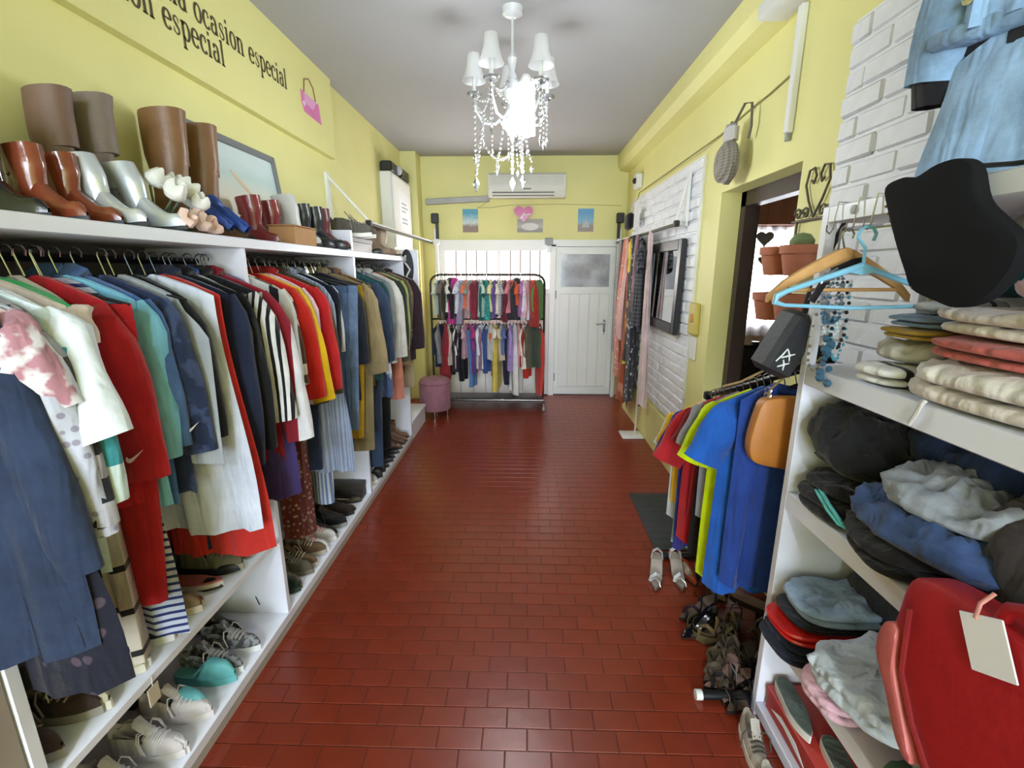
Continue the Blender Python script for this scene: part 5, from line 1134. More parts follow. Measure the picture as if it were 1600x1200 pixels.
bxs = part('shoe_box', mat('lilac_card', '#BDB4C4', 0.7), None, ((-1.35, 3.105, TZ), (-1.105, 3.27, TZ+0.0)), r=0.0) if False else None
wbx = empty('shoe_box', (-1.24, 3.36, TZ)); tag(wbx, 'black shoe box carrying grey sneakers on the top shelf', 'box')
part('carton', mat('black_card', '#1E1F22', 0.4), wbx, ((-0.13, -0.22, 0), (0.11, 0.22, 0.085)), r=0.003); part('lid', mat('black_card2', '#232428', 0.4), wbx, ((-0.134, -0.224, 0.06), (0.114, 0.224, 0.092)), r=0.003)
pair('sneaker', 'grey sneaker on the black shoe box', 'sneaker', 'grey sneakers on the shoe box', (-1.31, 3.34, TZ+0.093), 0.1, F('#5A554F'), ws, lace=F('#8A8680'), dv=0.15, h1=0.10, h2=0.06, L=0.27)
shoe('pump', 'black slip-on shoe beside the taupe ankle boots', 'shoe', None, (-1.33, 3.68, TZ), 0.05, lm('#1B1B1E', 0.3), bs, heel=0.02, L=0.25)
pair('boot', 'taupe suede ankle boot at the far end of the top shelf', 'boot', 'taupe suede ankle boots', (-1.33, 3.98, TZ), 0.05, lm('#8E7768', 0.7), lm('#6B584B', 0.6), dv=0.16, shaft=0.17, wd=0.056, L=0.25, heel=0.04)
shoe('boot', 'pale beige boot next to the taupe suede boots', 'boot', None, (-1.32, 4.22, TZ), 0.05, lm('#C9B8A5', 0.5), bs, shaft=0.15, wd=0.05, L=0.24, heel=0.03)

# ---- shoes on the lower shelf (z .485) and the bottom board (z .085), near bay; toes to the aisle
LZ, BZ = 0.486, 0.086
def lp(*a, **k): return pair(*a, **k)
S1 = [(0.93, 'sneaker', 'dark brown sneaker at the near end of the lower shoe shelf', '#3B2E2A', '#8A857E', '#8E7C72', {}),
 (1.06, 'sneaker', 'cream canvas sneaker on the lower shoe shelf', '#B9B39E', '#C9C4B4', '#D2CBB8', {}),
 (1.20, 'sneaker', 'black and white sneaker on the lower shoe shelf', '#242229', '#CFCDCB', '#D5D3CE', {}),
 (1.335, 'sneaker', 'tan suede sneaker on the lower shoe shelf', '#7E6A50', '#B4A794', '#8E7A5C', {}),
 (1.46, 'clog', 'coral pink slip-on with white edge on the lower shoe shelf', '#B4625A', '#C9BBB4', None, dict(vamp=False)),
 (1.555, 'flat', 'black flat shoe on the lower shoe shelf', '#1B1A20', '#161618', None, {}),
 (1.67, 'sneaker', 'olive grey sneaker on the lower shoe shelf', '#6E6A58', '#8B8674', '#7D7968', {})]
for y, kd, lab, c, so, lc, kw in S1:
    lp(kd, lab, 'shoe', 'pair: '+lab, (-1.375, y, LZ), R_.uniform(-0.05, 0.05), F(c) if kd == 'sneaker' else lm(c, 0.5), mat('sole_'+so.strip('#'), so, 0.6), lace=F(lc) if lc else None, dv=0.10, L=0.255, **kw) if kd == 'sneaker' else lp(kd, lab, 'shoe', 'pair: '+lab, (-1.375, y, LZ), R_.uniform(-0.05, 0.05), lm(c, 0.5), mat('sole_'+so.strip('#'), so, 0.6), dv=0.09, L=0.25, **kw)
shoe('sneaker', 'tan brown loafer on the lower shoe shelf behind the olive sneakers', 'shoe', None, (-1.46, 1.765, LZ), 0.05, lm('#7A4F33', 0.5), bs, L=0.26)
shoe('boot', 'black boot in the corner of the lower shoe shelf by the upright', 'boot', None, (-1.36, 1.815, LZ), 0.0, lm('#141417', 0.5), bs, shaft=0.12, L=0.25)
S2 = [(0.98, 'sneaker', 'dark brown leather shoe at the near end of the bottom board', '#33231F', '#241A18', '#2A1E1C', {}),
 (1.14, 'sneaker', 'white leather sneaker on the bottom board', '#C9C7CC', '#CBC9CC', '#D6D4D8', {}),
 (1.275, 'sneaker', 'white sneaker with loose curled laces on the bottom board', '#CDC6C8', '#D2CDCF', '#DAD4D6', {}),
 (1.435, 'clog', 'turquoise rubber clog on the bottom board', '#5FA9AE', '#5FA9AE', None, {}),
 (1.60, 'sneaker', 'black grey patterned sneaker with pale laces on the bottom board', '#4B4D52', '#D5D6DA', '#B9B4A6', {}),
 ]
for y, kd, lab, c, so, lc, kw in S2:
    if kd == 'clog':
        for o in lp(kd, lab, 'clog', 'pair: '+lab, (-1.365, y, BZ), -0.10, lm(c, 0.55), mat('sole_'+so.strip('#'), so, 0.6), dv=0.115, L=0.25, **kw):
            b = MB()
            for i in range(3): b.tube([(0.10+0.018*i, -0.030+0.008*i, 0.045+0.02*i), (0.125+0.018*i, 0, 0.075+0.008*i), (0.115+0.018*i, 0.030-0.008*i, 0.05+0.02*i)], 0.005, 5)
            b.build('straps', lm(c, 0.55), o)
    else: lp(kd, lab, 'shoe', 'pair: '+lab, (-1.365, y, BZ), R_.uniform(-0.08, 0.02), F(c, 'camo', '#8A8C92', 40, 0.5) if 'patterned' in lab else F(c), mat('sole_'+so.strip('#'), so, 0.6), lace=F(lc) if lc else None, dv=0.115, L=0.26, **kw)
shoe('boot', 'dark low boot behind the turquoise clogs on the bottom board', 'boot', None, (-1.47, 1.37, BZ), 0.0, lm('#202124', 0.5), bs, shaft=0.10, L=0.22)
shoe('boot', 'dark brown boot behind the patterned sneakers on the bottom board', 'boot', None, (-1.47, 1.74, BZ), 0.0, lm('#2E2320', 0.5), bs, shaft=0.14, L=0.22)
ptag = mat('paper', '#E3E3E3', 0.7)
tg = MB().rbox((-0.02, -0.002, -0.06), (0.02, 0.002, 0.0), 0.001).build('price_tag', mat('kraft_tag', '#B8AC98', 0.8), None, (-1.098, 1.115, 0.452), (0, 0, PI/2)); tag(tg, 'beige price tag hanging from the lower shoe shelf edge', 'tag')
MB().tube([(0, 0, 0), (0.004, 0.0, 0.03)], 0.0012, 4).build('string', lw, tg)
# middle bay bottom board
S3 = [(1.97, 'sneaker', 'dark green sneaker beside the first upright on the bottom board', '#1F2E26', '#26332B', '#37463C', {}),
 (2.12, 'sneaker', 'khaki grey running shoe on the bottom board', '#5E574A', '#6A6357', '#77705F', {}),
 (2.27, 'sneaker', 'tan brown sneaker on the bottom board of the middle bay', '#6B5540', '#B4ABA0', '#CFC8BE', {}),
 (2.42, 'sneaker', 'white and coral sneaker with pink laces on the bottom board', '#C9C6C4', '#D3D0CF', '#D9867E', {}),
 (2.56, 'sneaker', 'black sneaker next to the coral ones on the bottom board', '#1C1B1E', '#8A8A8C', '#2B2B2E', {}),
 (2.72, 'sneaker', 'brown leather shoe on the bottom board under khaki trousers', '#33251F', '#1C1614', '#231A17', {}),
 (2.90, 'flat', 'olive brown slip-on shoe before the second upright', '#4B4333', '#2B2720', None, {})]
for y, kd, lab, c, so, lc, kw in S3:
    lp(kd, lab, 'shoe', 'pair: '+lab, (-1.37, y, BZ), R_.uniform(-0.08, 0.02), F(c) if kd == 'sneaker' else lm(c, 0.5), mat('sole_'+so.strip('#'), so, 0.6), lace=F(lc) if lc else None, dv=0.105, L=0.26) if kd == 'sneaker' else lp(kd, lab, 'shoe', 'pair: '+lab, (-1.37, y, BZ), 0.0, lm(c, 0.5), mat('sole_'+so.strip('#'), so, 0.6), dv=0.10, L=0.25)
sb = empty('shoe_box', (-1.32, 3.02, BZ)); tag(sb, 'low dark shoe box on the bottom board against the second upright', 'box')
part('carton', mat('brown_card', '#2B2622', 0.5), sb, ((-0.14, -0.06, 0), (0.19, 0.05, 0.10)), r=0.003); part('lid', mat('brown_card2', '#34302B', 0.45), sb, ((-0.143, -0.063, 0.085), (0.193, 0.053, 0.112)), r=0.003)
S4 = [(3.20, 'white trainer on the bottom board of the far bay', '#BEBDC4'), (3.40, 'black trainer on the bottom board of the far bay', '#1A1A1D'), (3.60, 'dark grey pointed shoe on the bottom board of the far bay', '#26262A'), (3.80, 'black pump on the bottom board of the far bay', '#131316'), (4.02, 'brown leather ankle boot on the bottom board of the far bay', '#5E3B28'), (4.2, 'tan low boot on the bottom board against the end upright', '#77523A')]
for i, (y, lab, c) in enumerate(S4):
    kd = ['sneaker', 'sneaker', 'flat', 'pump', 'boot', 'boot'][i]
    kw = dict(shaft=0.10) if kd == 'boot' else (dict(lace=lw) if kd == 'sneaker' else {})
    lp(kd, lab, 'shoe', 'pair: '+lab, (-1.35, y, BZ), 0.0, lm(c, 0.45), bs if i else ws, dv=0.10, L=0.255, **kw)

# ---- shoes on the floor at the right (under the slanted rack)
sv = mat('silver_strap', '#DCDCE2', 0.3, 0.45)
for x, y, rz in ((0.775, 2.29, -PI/2-0.28), (0.87, 2.30, -PI/2-0.1)):
    shoe('sandal', 'silver strapped heeled sandal on the floor by the mat', 'sandal', 'silver sandals on the floor', (x-0.0, y+0.14, 0.001), rz, sv, lm('#6F665F', 0.4), L=0.27, heel=0.05, up=lm('#A79A90', 0.5), straps=((0.80, 0.045, 0.02), (0.68, 0.05, -0.02), (0.20, 0.075, 0.0), (0.10, 0.06, 0.0)))
FS = [('pump', 'beige pump beside the silver sandals on the floor', '#8B7556', 0.95, 2.30, -1.2, {}), ('pump', 'brown pump lying behind the beige pump on the floor', '#5E4636', 1.02, 2.36, -1.4, {}),
 ('flat', 'rust orange flat under the hanging t-shirts', '#8A3A22', 0.91, 2.44, -1.5, {}),
 ('pump', 'glossy black pump on the floor in front of the silver sandals', '#0F0F12', 0.93, 1.96, -2.6, dict(heel=0.05)), ('sandal', 'dark plum sandal lying next to the glossy black pump', '#2E2229', 0.97, 2.06, -2.7, {}),
 ('sandal', 'brown strappy sandal beneath the dusty pink slipper', '#3B2E22', 1.04, 1.98, -2.2, {}), ('clog', 'dusty pink slipper lying on the dark sandals', '#A5837E', 1.03, 2.05, -0.7, dict(vamp=False)),
 ('sandal', 'olive brown strappy sandal in the shoe heap on the floor', '#4F4530', 0.96, 1.84, -2.4, {}), ('sandal', 'dark brown sandal in the middle of the shoe heap', '#2B221C', 1.02, 1.78, -2.3, {}), ('sandal', 'black strappy sandal in the shoe heap near the rack foot', '#17151A', 1.03, 1.67, -2.2, {}),
 ('sandal', 'taupe sandal at the wall side of the shoe heap', '#6B5C4A', 1.09, 1.86, -2.0, {}), ('flat', 'black flat shoe in the shoe heap beside the white end panel', '#151416', 1.08, 1.60, -2.5, {}), ('pump', 'dark brown pump at the back of the shoe heap', '#2A1F1B', 1.16, 2.0, -2.0, {}), ('pump', 'black court shoe at the back of the shoe heap', '#131215', 1.18, 1.78, -2.1, {}),
 ('sandal', 'grey brown sandal at the heap edge', '#5B5044', 0.93, 1.74, -2.5, {}), ('sandal', 'black raised sandal near the white end panel', '#1B181B', 0.96, 1.63, -2.9, {}), ('flat', 'dark brown loafer in front of the rack post', '#33271F', 1.0, 1.72, -1.9, {}), ('sandal', 'bronze sandal beside the coiled belt', '#6A5638', 1.0, 1.90, -2.9, {}), ('sandal', 'dark brown strappy sandal at the aisle side of the heap', '#33281F', 0.90, 1.70, -2.1, {}), ('sandal', 'small black sandal beside the rack foot', '#141216', 0.98, 1.585, -2.6, {}), ('sandal', 'khaki sandal between belt and glossy pump', '#5A5136', 0.92, 1.80, -1.7, {}), ('flat', 'black ballet flat beneath the blue t-shirt', '#18171A', 1.10, 1.72, -2.6, {})]
for i, (kd, lab, c, x, y, rz, kw) in enumerate(FS):
    z = 0.001 if 'lying on the dark' not in lab else 0.07
    if kd == 'sandal': kw = dict(kw, heel=0.025 if i % 2 else 0.045, up=lm('#5E4E40' if i % 3 else '#8E6F66', 0.6), straps=((0.82, 0.05, 0.02), (0.66, 0.06, -0.03), (0.45, 0.085, 0.03), (0.14, 0.09, 0.0)))
    shoe(kd, lab, 'shoe', None, (x, y, z), rz, lm(c, 0.15 if 'glossy' in lab else 0.4), lm('#2A211C', 0.5), L=0.235, **kw)
bt = empty('belt', (0.86, 1.90, 0.0)); tag(bt, 'olive leather belt coiled at the edge of the shoe heap', 'belt')
rg = []
MB().tube([(0.05*math.cos(a)*(1+0.06*a), 0.05*math.sin(a)*(1+0.06*a), 0.021) for a in (x*0.45 for x in range(32))], 0.020, 6, flat=1.0, up=(0, 0, 1)).build('strap', lm('#5A5038', 0.45), bt) if False else None
rr0 = [[((0.045+0.004*a)*math.cos(a), (0.045+0.004*a)*math.sin(a), 0.001), ((0.045+0.004*a)*math.cos(a), (0.045+0.004*a)*math.sin(a), 0.038), ((0.048+0.004*a)*math.cos(a), (0.048+0.004*a)*math.sin(a), 0.038), ((0.048+0.004*a)*math.cos(a), (0.048+0.004*a)*math.sin(a), 0.001)] for a in (x*0.35 for x in range(40))]
MB().loft(rr0, cap=True).build('strap', lm('#5A5038', 0.45), bt)
a = 13.65; MB().rbox((-0.012, -0.005, 0.0), (0.03, 0.005, 0.042), 0.003).build('buckle', mat('brass', '#A89060', 0.3, 0.9), bt, ((0.048+0.004*a)*math.cos(a), (0.048+0.004*a)*math.sin(a), 0))
for (x, y, rz, lab) in ((0.93, 1.40, 2.8, 'grey and white trainer toe showing from under the white shelves'), (0.92, 1.28, 2.9, 'pale trainer beside the grey one under the white shelves')):
    pass
# ================================================================== RIGHT SHELF CONTENTS
def lump(w, d, h, seed=0, p=3.2, amp=0.03, layers=0, nseg=48, nst=22, freq=7.0):
    """folded or crumpled cloth: rounded slab w (x) d (y) h (z) with folds; base at z=0"""
    rings = []; soft = amp > 0.018
    for i in range(nst+1):
        ph = -PI/2+PI*i/nst; cz = math.copysign(abs(math.sin(ph))**(2/p), math.sin(ph)); cr = max(abs(math.cos(ph)), 1e-3)**(2/p)
        ring = []
        for j in range(nseg):
            q = 2*PI*j/nseg
            cx = math.copysign(abs(math.cos(q))**(2/p), math.cos(q)); cy = math.copysign(abs(math.sin(q))**(2/p), math.sin(q))
            x, y, z = cx*cr*w/2, cy*cr*d/2, cz*h/2+h/2
            k = nz3(x*freq+seed, y*freq+seed*1.7, z*freq*1.5)
            rdg = 1-2*abs(nz3(x*freq*1.1+seed*3.1+0.6*k, y*freq*1.7+seed, z*freq*2.0))
            k2 = 0.45*k+0.55*(rdg-0.45) if soft else k
            k2 += 0.25*(1-2*abs(nz3(x*freq*3+seed, y*freq*3.4+0.8*k, z*freq*4)))-0.12 if soft else 0.2*nz3(x*30, y*30, z*30)
            g = 1.0
            if layers: g = 1-0.06*(math.cos(2*PI*layers*z/h+0.6*k)*0.5+0.5)**3
            up_ = z/h
            ring.append((x*g+amp*0.8*k2*cx*cr, y*g+amp*0.8*k2*cy*cr, max(0.0, z+amp*1.3*k2*up_)))
        rings.append(ring)
    return MB().loft(rings, cap=True)
def cloth(name, label, cat, m, loc, size, rz=0.0, layers=2, amp=0.02, seed=None, p=3.4, tilt=(0, 0), trim=None, freq=7.0):
    SEED[0] += 1; sd = seed or SEED[0]
    e = empty(name, loc, (tilt[0], tilt[1], rz)); tag(e, label, cat)
    w, d, h = size
    if not layers: lump(*size, seed=sd, p=p, amp=amp, freq=freq).build('cloth', m, e)
    else:
        n = layers+1
        for k in range(n):
            j = (k % 2)*0.012
            lump(w-0.012*k+j*0.5, d-0.008*k, h/n*1.12, seed=sd+7*k, p=p, amp=amp*(0.6+0.4*(k == n-1)), freq=freq, nst=12).build('fold', (trim or m) if k == 0 else m, e, (-j, 0, h/n*k*0.97), (0, 0, 0.04*math.sin(sd+k)))
    if False:
        # turned edge of the fold along the front
        w, d, h = size
        MB().tube([(-w/2-0.002+0.006*math.sin(y*40+sd), y*d*0.42, h*0.28+0.004*math.sin(y*9+sd)) for y in (-1, -0.6, -0.2, 0.2, 0.6, 1)], [0.004, 0.008, 0.009, 0.009, 0.008, 0.004], 6).build('folded_edge', trim or m, e)
    return e
XC = 1.07
# board at z 1.362
B1 = 1.363
cloth('folded_sweater', 'thick cream sweater with ruffled edge, lowest of the folded pile', 'sweater', F('#DED8D2'), (1.055, 0.93, B1), (0.34, 0.42, 0.085), 0.05, 1, 0.02, trim=F('#CFC5BC'))
cloth('folded_sweater', 'coral folded sweater in the middle of the cream pile', 'sweater', F('#C4645F'), (1.065, 0.93, B1+0.098), (0.32, 0.40, 0.045), 0.0, 1, 0.008)
cloth('folded_sweater', 'cream folded sweater on top of the coral one', 'sweater', F('#DDD3CB'), (1.075, 0.95, B1+0.150), (0.31, 0.38, 0.055), -0.05, 1, 0.012)
cloth('folded_blanket', 'pale pink soft fabric heaped above the cream pile', 'cloth', F('#CBA6A4'), (1.10, 0.86, B1+0.216), (0.26, 0.34, 0.075), 0.1, 0, 0.03, p=2.6)
cloth('folded_blouse', 'white blouse with black trim bands at the board edge', 'top', F('#DAD8D6', 'v', '#1E1E22', 11, 0.2), (1.03, 1.23, B1), (0.27, 0.16, 0.045), 0.1, 1, 0.012)
cloth('folded_blouse', 'off white crumpled blouse beside the cream pile', 'blouse', F('#C9C4BE'), (1.06, 1.235, B1+0.052), (0.24, 0.17, 0.055), -0.1, 0, 0.03, p=2.6)
cloth('folded_tee', 'mustard folded tee on the off white blouse', 'top', F('#A5822E'), (1.06, 1.22, B1+0.118), (0.22, 0.17, 0.024), 0.0, 1, 0.006)
cloth('folded_jeans', 'pale blue folded denim above the mustard top', 'denim', F('#7387A3', 'denim'), (1.07, 1.22, B1+0.148), (0.22, 0.17, 0.028), 0.06, 1, 0.006)
cloth('folded_shirt', 'white striped shirt on the pale blue denim', 'shirt', F('#B9BABD', 'v', '#3A3D42', 18, 0.25), (1.09, 1.22, B1+0.181), (0.18, 0.15, 0.035), 0.1, 0, 0.012, p=2.6)
cloth('scarf_heap', 'dark teal cloth heaped behind the hangers', 'cloth', F('#1F5A6B'), (1.17, 1.22, B1+0.222), (0.11, 0.28, 0.085), 0.0, 0, 0.02, p=2.4)
cloth('dark_cloth', 'dark green cloth beneath the black bag', 'cloth', F('#2E3430'), (1.05, 0.60, B1), (0.30, 0.20, 0.18), 0.0, 0, 0.03, p=2.6)
# grey hat-like bag at the back
hb_ = empty('felt_hat', (1.17, 1.13, B1+0.312)); tag(hb_, 'taupe felt hat at the back of the upper board', 'hat')
MB().lathe([(0.062, 0.012), (0.07, 0.04), (0.066, 0.085), (0.045, 0.103), (0.0, 0.108)], seg=20, cap=False).build('crown', F('#8A8078'), hb_)
MB().lathe([(0.0, 0.0), (0.085, 0.004), (0.09, 0.008), (0.085, 0.013), (0.062, 0.016)], seg=20, cap=False).build('brim', F('#857B73'), hb_)
MB().lathe([(0.071, 0.018), (0.073, 0.03), (0.071, 0.04)], seg=20, cap=False).build('band', F('#5E564F'), hb_)
# board at z .93
B2 = 0.931
cloth('folded_sweatshirt', 'black folded sweatshirt at the end of the middle board', 'sweatshirt', F('#1E1C1F'), (1.05, 1.33, B2), (0.36, 0.25, 0.11), 0.12, 2, 0.03)
cloth('folded_trousers', 'black trousers hanging over the edge of the middle board', 'trousers', F('#232022'), (1.00, 1.07, B2), (0.30, 0.24, 0.075), -0.25, 1, 0.03)
cloth('jeans_heap', 'blue jeans crumpled in the middle of the heap', 'jeans', F('#3A4E78', 'denim'), (0.99, 1.0, B2+0.07), (0.26, 0.42, 0.11), 0.25, 0, 0.045, p=2.5, freq=9)
cloth('grey_shorts', 'light grey shorts lying on the blue jeans', 'shorts', F('#8C9199'), (0.99, 0.99, B2+0.165), (0.23, 0.28, 0.085), 0.35, 0, 0.045, p=2.5, freq=11)
cloth('black_pullover', 'black pullover heaped on the folded sweatshirt', 'top', F('#19191B'), (1.05, 1.335, B2+0.112), (0.34, 0.26, 0.22), 0.1, 0, 0.05, p=2.4, freq=9)
cloth('navy_heap', 'navy blue cloth draped behind the black heap', 'cloth', F('#24345C'), (1.13, 1.12, B2+0.17), (0.19, 0.46, 0.15), -0.1, 0, 0.045, p=2.4)
cloth('brown_heap', 'dark brown jacket heaped at the near end of the middle board', 'jacket', F('#38302F'), (1.08, 0.74, B2), (0.29, 0.46, 0.29), 0.0, 0, 0.05, p=2.5)
cloth('plum_cloth', 'dark plum cloth beside the brown heap', 'cloth', F('#34202E'), (0.965, 0.66, B2), (0.16, 0.26, 0.13), 0.0, 0, 0.03, p=2.5)
tq = MB().tube([(0.89, 1.335, B2+0.072), (0.875, 1.30, B2+0.075), (0.868, 1.24, B2+0.055), (0.862, 1.18, B2+0.045), (0.866, 1.15, B2+0.043), (0.868, 1.19, B2+0.055), (0.874, 1.25, B2+0.07), (0.885, 1.31, B2+0.085)], 0.006, 6, flat=0.5).build('ribbon', F('#58B5B0')); tag(tq, 'turquoise ribbon strap on the black folded sweatshirt', 'ribbon')
# hats and clip hangers hung under the upper board
for (y, c, lab, r) in ((1.20, '#A39B90', 'beige hat hanging from a clip under the upper board', 0.085), (1.03, '#5E4F45', 'brown hat hanging from a clip under the upper board', 0.08)):
    e = empty('hung_hat', (1.18, y, 1.205)); tag(e, lab, 'hat')
    MB().lathe([(0.0, 0.065), (r*0.45, 0.055), (r*0.62, 0.02), (r*0.66, -0.01), (r*0.9, -0.022), (r*0.88, -0.026), (r*0.62, -0.014)], seg=20, cap=False).build('hat', F(c), e)
    MB().tube([(0, 0, 0.063), (0, 0, 0.097)], 0.004, 6).rbox((-0.012, -0.006, 0.055), (0.012, 0.006, 0.075), 0.002).build('clip', chrome, e)
wr_ = MB().tube([(1.18, 1.46, 1.292), (1.18, 0.6, 1.292)], 0.003, 5).build('hanging_wire', mat('wire_steel', '#8A8780', 0.4, 0.8)); tag(wr_, 'thin wire under the upper board holding clips', 'wire')
br = cloth('brown_bag', 'reddish brown pouch in the corner above the black heap', 'pouch', lm('#5A2F22', 0.5), (1.17, 1.40, B2+0.25), (0.10, 0.12, 0.09), 0, 0, 0.012, p=2.6)
# board at z .43
B3 = 0.431
cloth('navy_stack', 'navy folded trousers jutting from the lower board end', 'trousers', F('#1C2030'), (1.0, 1.35, B3), (0.36, 0.22, 0.06), 0.1, 2, 0.02)
cloth('red_folded', 'shiny red folded jacket on the navy trousers', 'jacket', mat('red_nylon', '#C4241E', 0.3, var=0.1, bump=0.4, bsc=25), (1.0, 1.35, B3+0.066), (0.34, 0.20, 0.045), 0.08, 1, 0.012)
cloth('dark_folded', 'thin dark folded top between red jacket and pale jeans', 'top', F('#2A2B33'), (1.02, 1.35, B3+0.118), (0.32, 0.20, 0.022), 0.05, 1, 0.005)
cloth('pale_jeans', 'pale blue folded jeans on top of the lower stack', 'jeans', F('#9DB4CF', 'denim'), (1.04, 1.34, B3+0.145), (0.32, 0.20, 0.05), 0.0, 1, 0.024, freq=10)
cloth('pink_folded', 'pale pink folded top beside the red jacket', 'top', F('#D3A9B6'), (0.985, 1.14, B3), (0.31, 0.18, 0.10), 0.15, 2, 0.025)
cloth('white_folded', 'greyish white folded trousers over the pink top', 'trousers', F('#B9C0C8'), (0.985, 1.05, B3+0.108), (0.35, 0.30, 0.085), 0.2, 1, 0.035, freq=9)
cloth('grey_folded', 'dark charcoal garment behind the lower stack', 'garment', F('#2B2D31'), (1.155, 1.20, B3), (0.14, 0.5, 0.38), 0, 0, 0.03, p=3.0)
cloth('green_folded', 'small green garment under the white trousers', 'garment', F('#4E7A5C'), (0.97, 0.86, B3), (0.22, 0.16, 0.06), 0.1, 0, 0.02, p=2.6)
cloth('pale_knit', 'pale knitted garment behind the red bag', 'garment', F('#A39F98'), (1.05, 0.86, B3+0.072), (0.30, 0.28, 0.07), 0.0, 0, 0.03, p=2.6)
# bottom board z .065
B4 = 0.066
for x, y in ((0.955, 1.455), (0.985, 1.235)): shoe('clog', 'grey green slipper with white edge on the red shoe box', 'slipper', 'grey green slippers', (x, y, B4+0.096), -PI/2-0.12, lm('#56625C', 0.7), ws, L=0.235, vamp=False, up=F('#56625C'))
rb = empty('shoe_box', (1.08, 1.30, B4)); tag(rb, 'red shoe box under the grey green slippers', 'box')
part('carton', mat('red_card', '#A32A22', 0.5), rb, ((-0.17, -0.16, 0), (0.14, 0.15, 0.085)), r=0.003); part('lid', mat('red_card2', '#B03026', 0.45), rb, ((-0.174, -0.164, 0.065), (0.144, 0.154, 0.095)), r=0.003)
MB().prism([(-0.10, 0.02), (-0.04, 0.055), (0.05, 0.06), (0.11, 0.03), (0.03, 0.04)], 'x', -0.1715, -0.170, M=Matrix.Translation((0, 0, 0.0))).build('white_mark', whitep, rb)
pair('sneaker', 'pale blue sneaker on the bottom shelf near the red box', 'sneaker', 'pale blue sneakers', (1.20, 1.02, B4), PI+0.2, F('#8FB0B8'), ws, lace=lw, dv=0.11, L=0.25)
for x, y, rz, lab, c in ((1.02, 1.16, 2.75, 'grey and white trainer on the floor, toe in front of the red box', '#BDB6AE'), (1.04, 1.05, 2.85, 'off white trainer on the floor beside the grey and white one', '#C6C1B8')):
    shoe('sneaker', lab, 'trainer', None, (0.97, y+0.22 if 'grey' in lab else y+0.20, 0.001), 2.6, F(c), ws, L=0.25, lace=F('#2A2A2C')) if False else None
for y, lab, c in ((1.40, 'grey trainer on the floor against the white shelf unit', '#B5AEA6'), (1.27, 'off white trainer on the floor against the white shelf unit', '#C6C1B8')):
    shoe('sneaker', lab, 'trainer', None, (0.825 if y > 1.3 else 0.80, y+0.02 if y > 1.3 else y-0.04, 0.001), -PI/2-0.15, F(c), ws, L=0.22, lace=F('#4A4642'))

# ---- things hung at the front of the unit
# black cloth bag slung over the top board
bb = empty('black_bag', (RX-0.034, 1.03, 1.58)); tag(bb, 'black soft cloth bag with beaded edge slung on the top board', 'bag')
def bag_sheet(poly, th, m, parent, name, axis='x', puff=0.02, rot=None):
    """closed pillow over an outline (2-D), with real thickness"""
    q_ = []; n = len(poly)
    for i in range(n):
        a, b_, c_, d_ = (Vector(poly[(i+k) % n]) for k in (-1, 0, 1, 2))
        for t in (0.0, 0.25, 0.5, 0.75):
            p = 0.5*((2*b_)+(c_-a)*t+(2*a-5*b_+4*c_-d_)*t*t+(3*b_-a-3*c_+d_)*t**3); q_.append((p.x, p.y))
    poly = q_
    n = len(poly); cx = sum(p[0] for p in poly)/n; cy = sum(p[1] for p in poly)/n
    rings = []
    for k, t in ((1.0, 0.0), (0.985, 0.35), (0.9, 0.75), (0.6, 1.0), (0.25, 1.06)):
        rings.append(([(cx+(p[0]-cx)*k, cy+(p[1]-cy)*k) for p in poly], t))
    allr = [(r, -th/2-puff*t) for r, t in reversed(rings)]+[(r, th/2+puff*t) for r, t in rings]
    def P3(p, t): return (t, p[0], p[1]) if axis == 'x' else (p[0], t, p[1])
    return MB().loft([[P3(p, t) for p in r] for r, t in allr], cap=True).build(name, m, parent)
poly = [(0.165, 0.258), (0.12, 0.272), (0.08, 0.266), (0.03, 0.282), (-0.02, 0.282), (-0.055, 0.262), (-0.085, 0.20), (-0.13, 0.16), (-0.172, 0.125), (-0.178, 0.09), (-0.163, 0.05), (-0.133, 0.016), (-0.08, 0.0), (-0.03, 0.01), (0.03, 0.03), (0.06, 0.07), (0.10, 0.13), (0.14, 0.20)]
bag_sheet(poly, 0.016, mat('black_felt', '#17181A', 0.95, var=0.12, nsc=10, bump=0.15, bsc=25, spec=0.15), bb, 'pouch', 'x', 0.014)
mb = MB()
for i in range(12):
    t = i/11; bead(mb, (-0.012, 0.15-0.12*t, 0.215-0.18*t), 0.0035)
mb.build('bead_trim', mat('gold_bead', '#B59B66', 0.3, 0.8), bb)
MB().tube([(-0.005, -0.01, 0.275), (0.03, -0.02, 0.268), (0.07, -0.05, 0.266), (0.08, -0.11, 0.264)], 0.012, 6, flat=0.4).build('strap', fab('#1B1C1E'), bb)
# wire S-hooks and hangers at the far end of the top board
for y, lab in ((1.42, 'thin wire hook on the top board nearest the pots'), (1.335, 'wire hook carrying the wooden hanger'), (1.27, 'wire hook carrying the blue plastic hanger')):
    e = MB().tube([(RX+0.03, y, 1.835), (RX-0.006, y, 1.837), (RX-0.010, y, 1.80), (RX-0.012, y, 1.765), (RX-0.02, y, 1.752), (RX-0.03, y, 1.76), (RX-0.03, y, 1.775)], 0.0022, 6).build('wire_hook', chrome); tag(e, lab, 'hook')
wh = empty('wooden_hanger', (RX-0.022, 1.335, 1.757), (0, 0, 0.10)); tag(wh, 'bare wooden clothes hanger hooked on the top board', 'hanger')
MB().tube([(0.014*math.sin(a)*1.2, 0, -0.014+0.016*math.cos(a)) for a in (2.2, 1.4, 0.6, -0.2, -1.0, -1.8)]+[(0, 0, -0.06)], 0.0025, 6).build('hook', chrome, wh)
wb_ = []
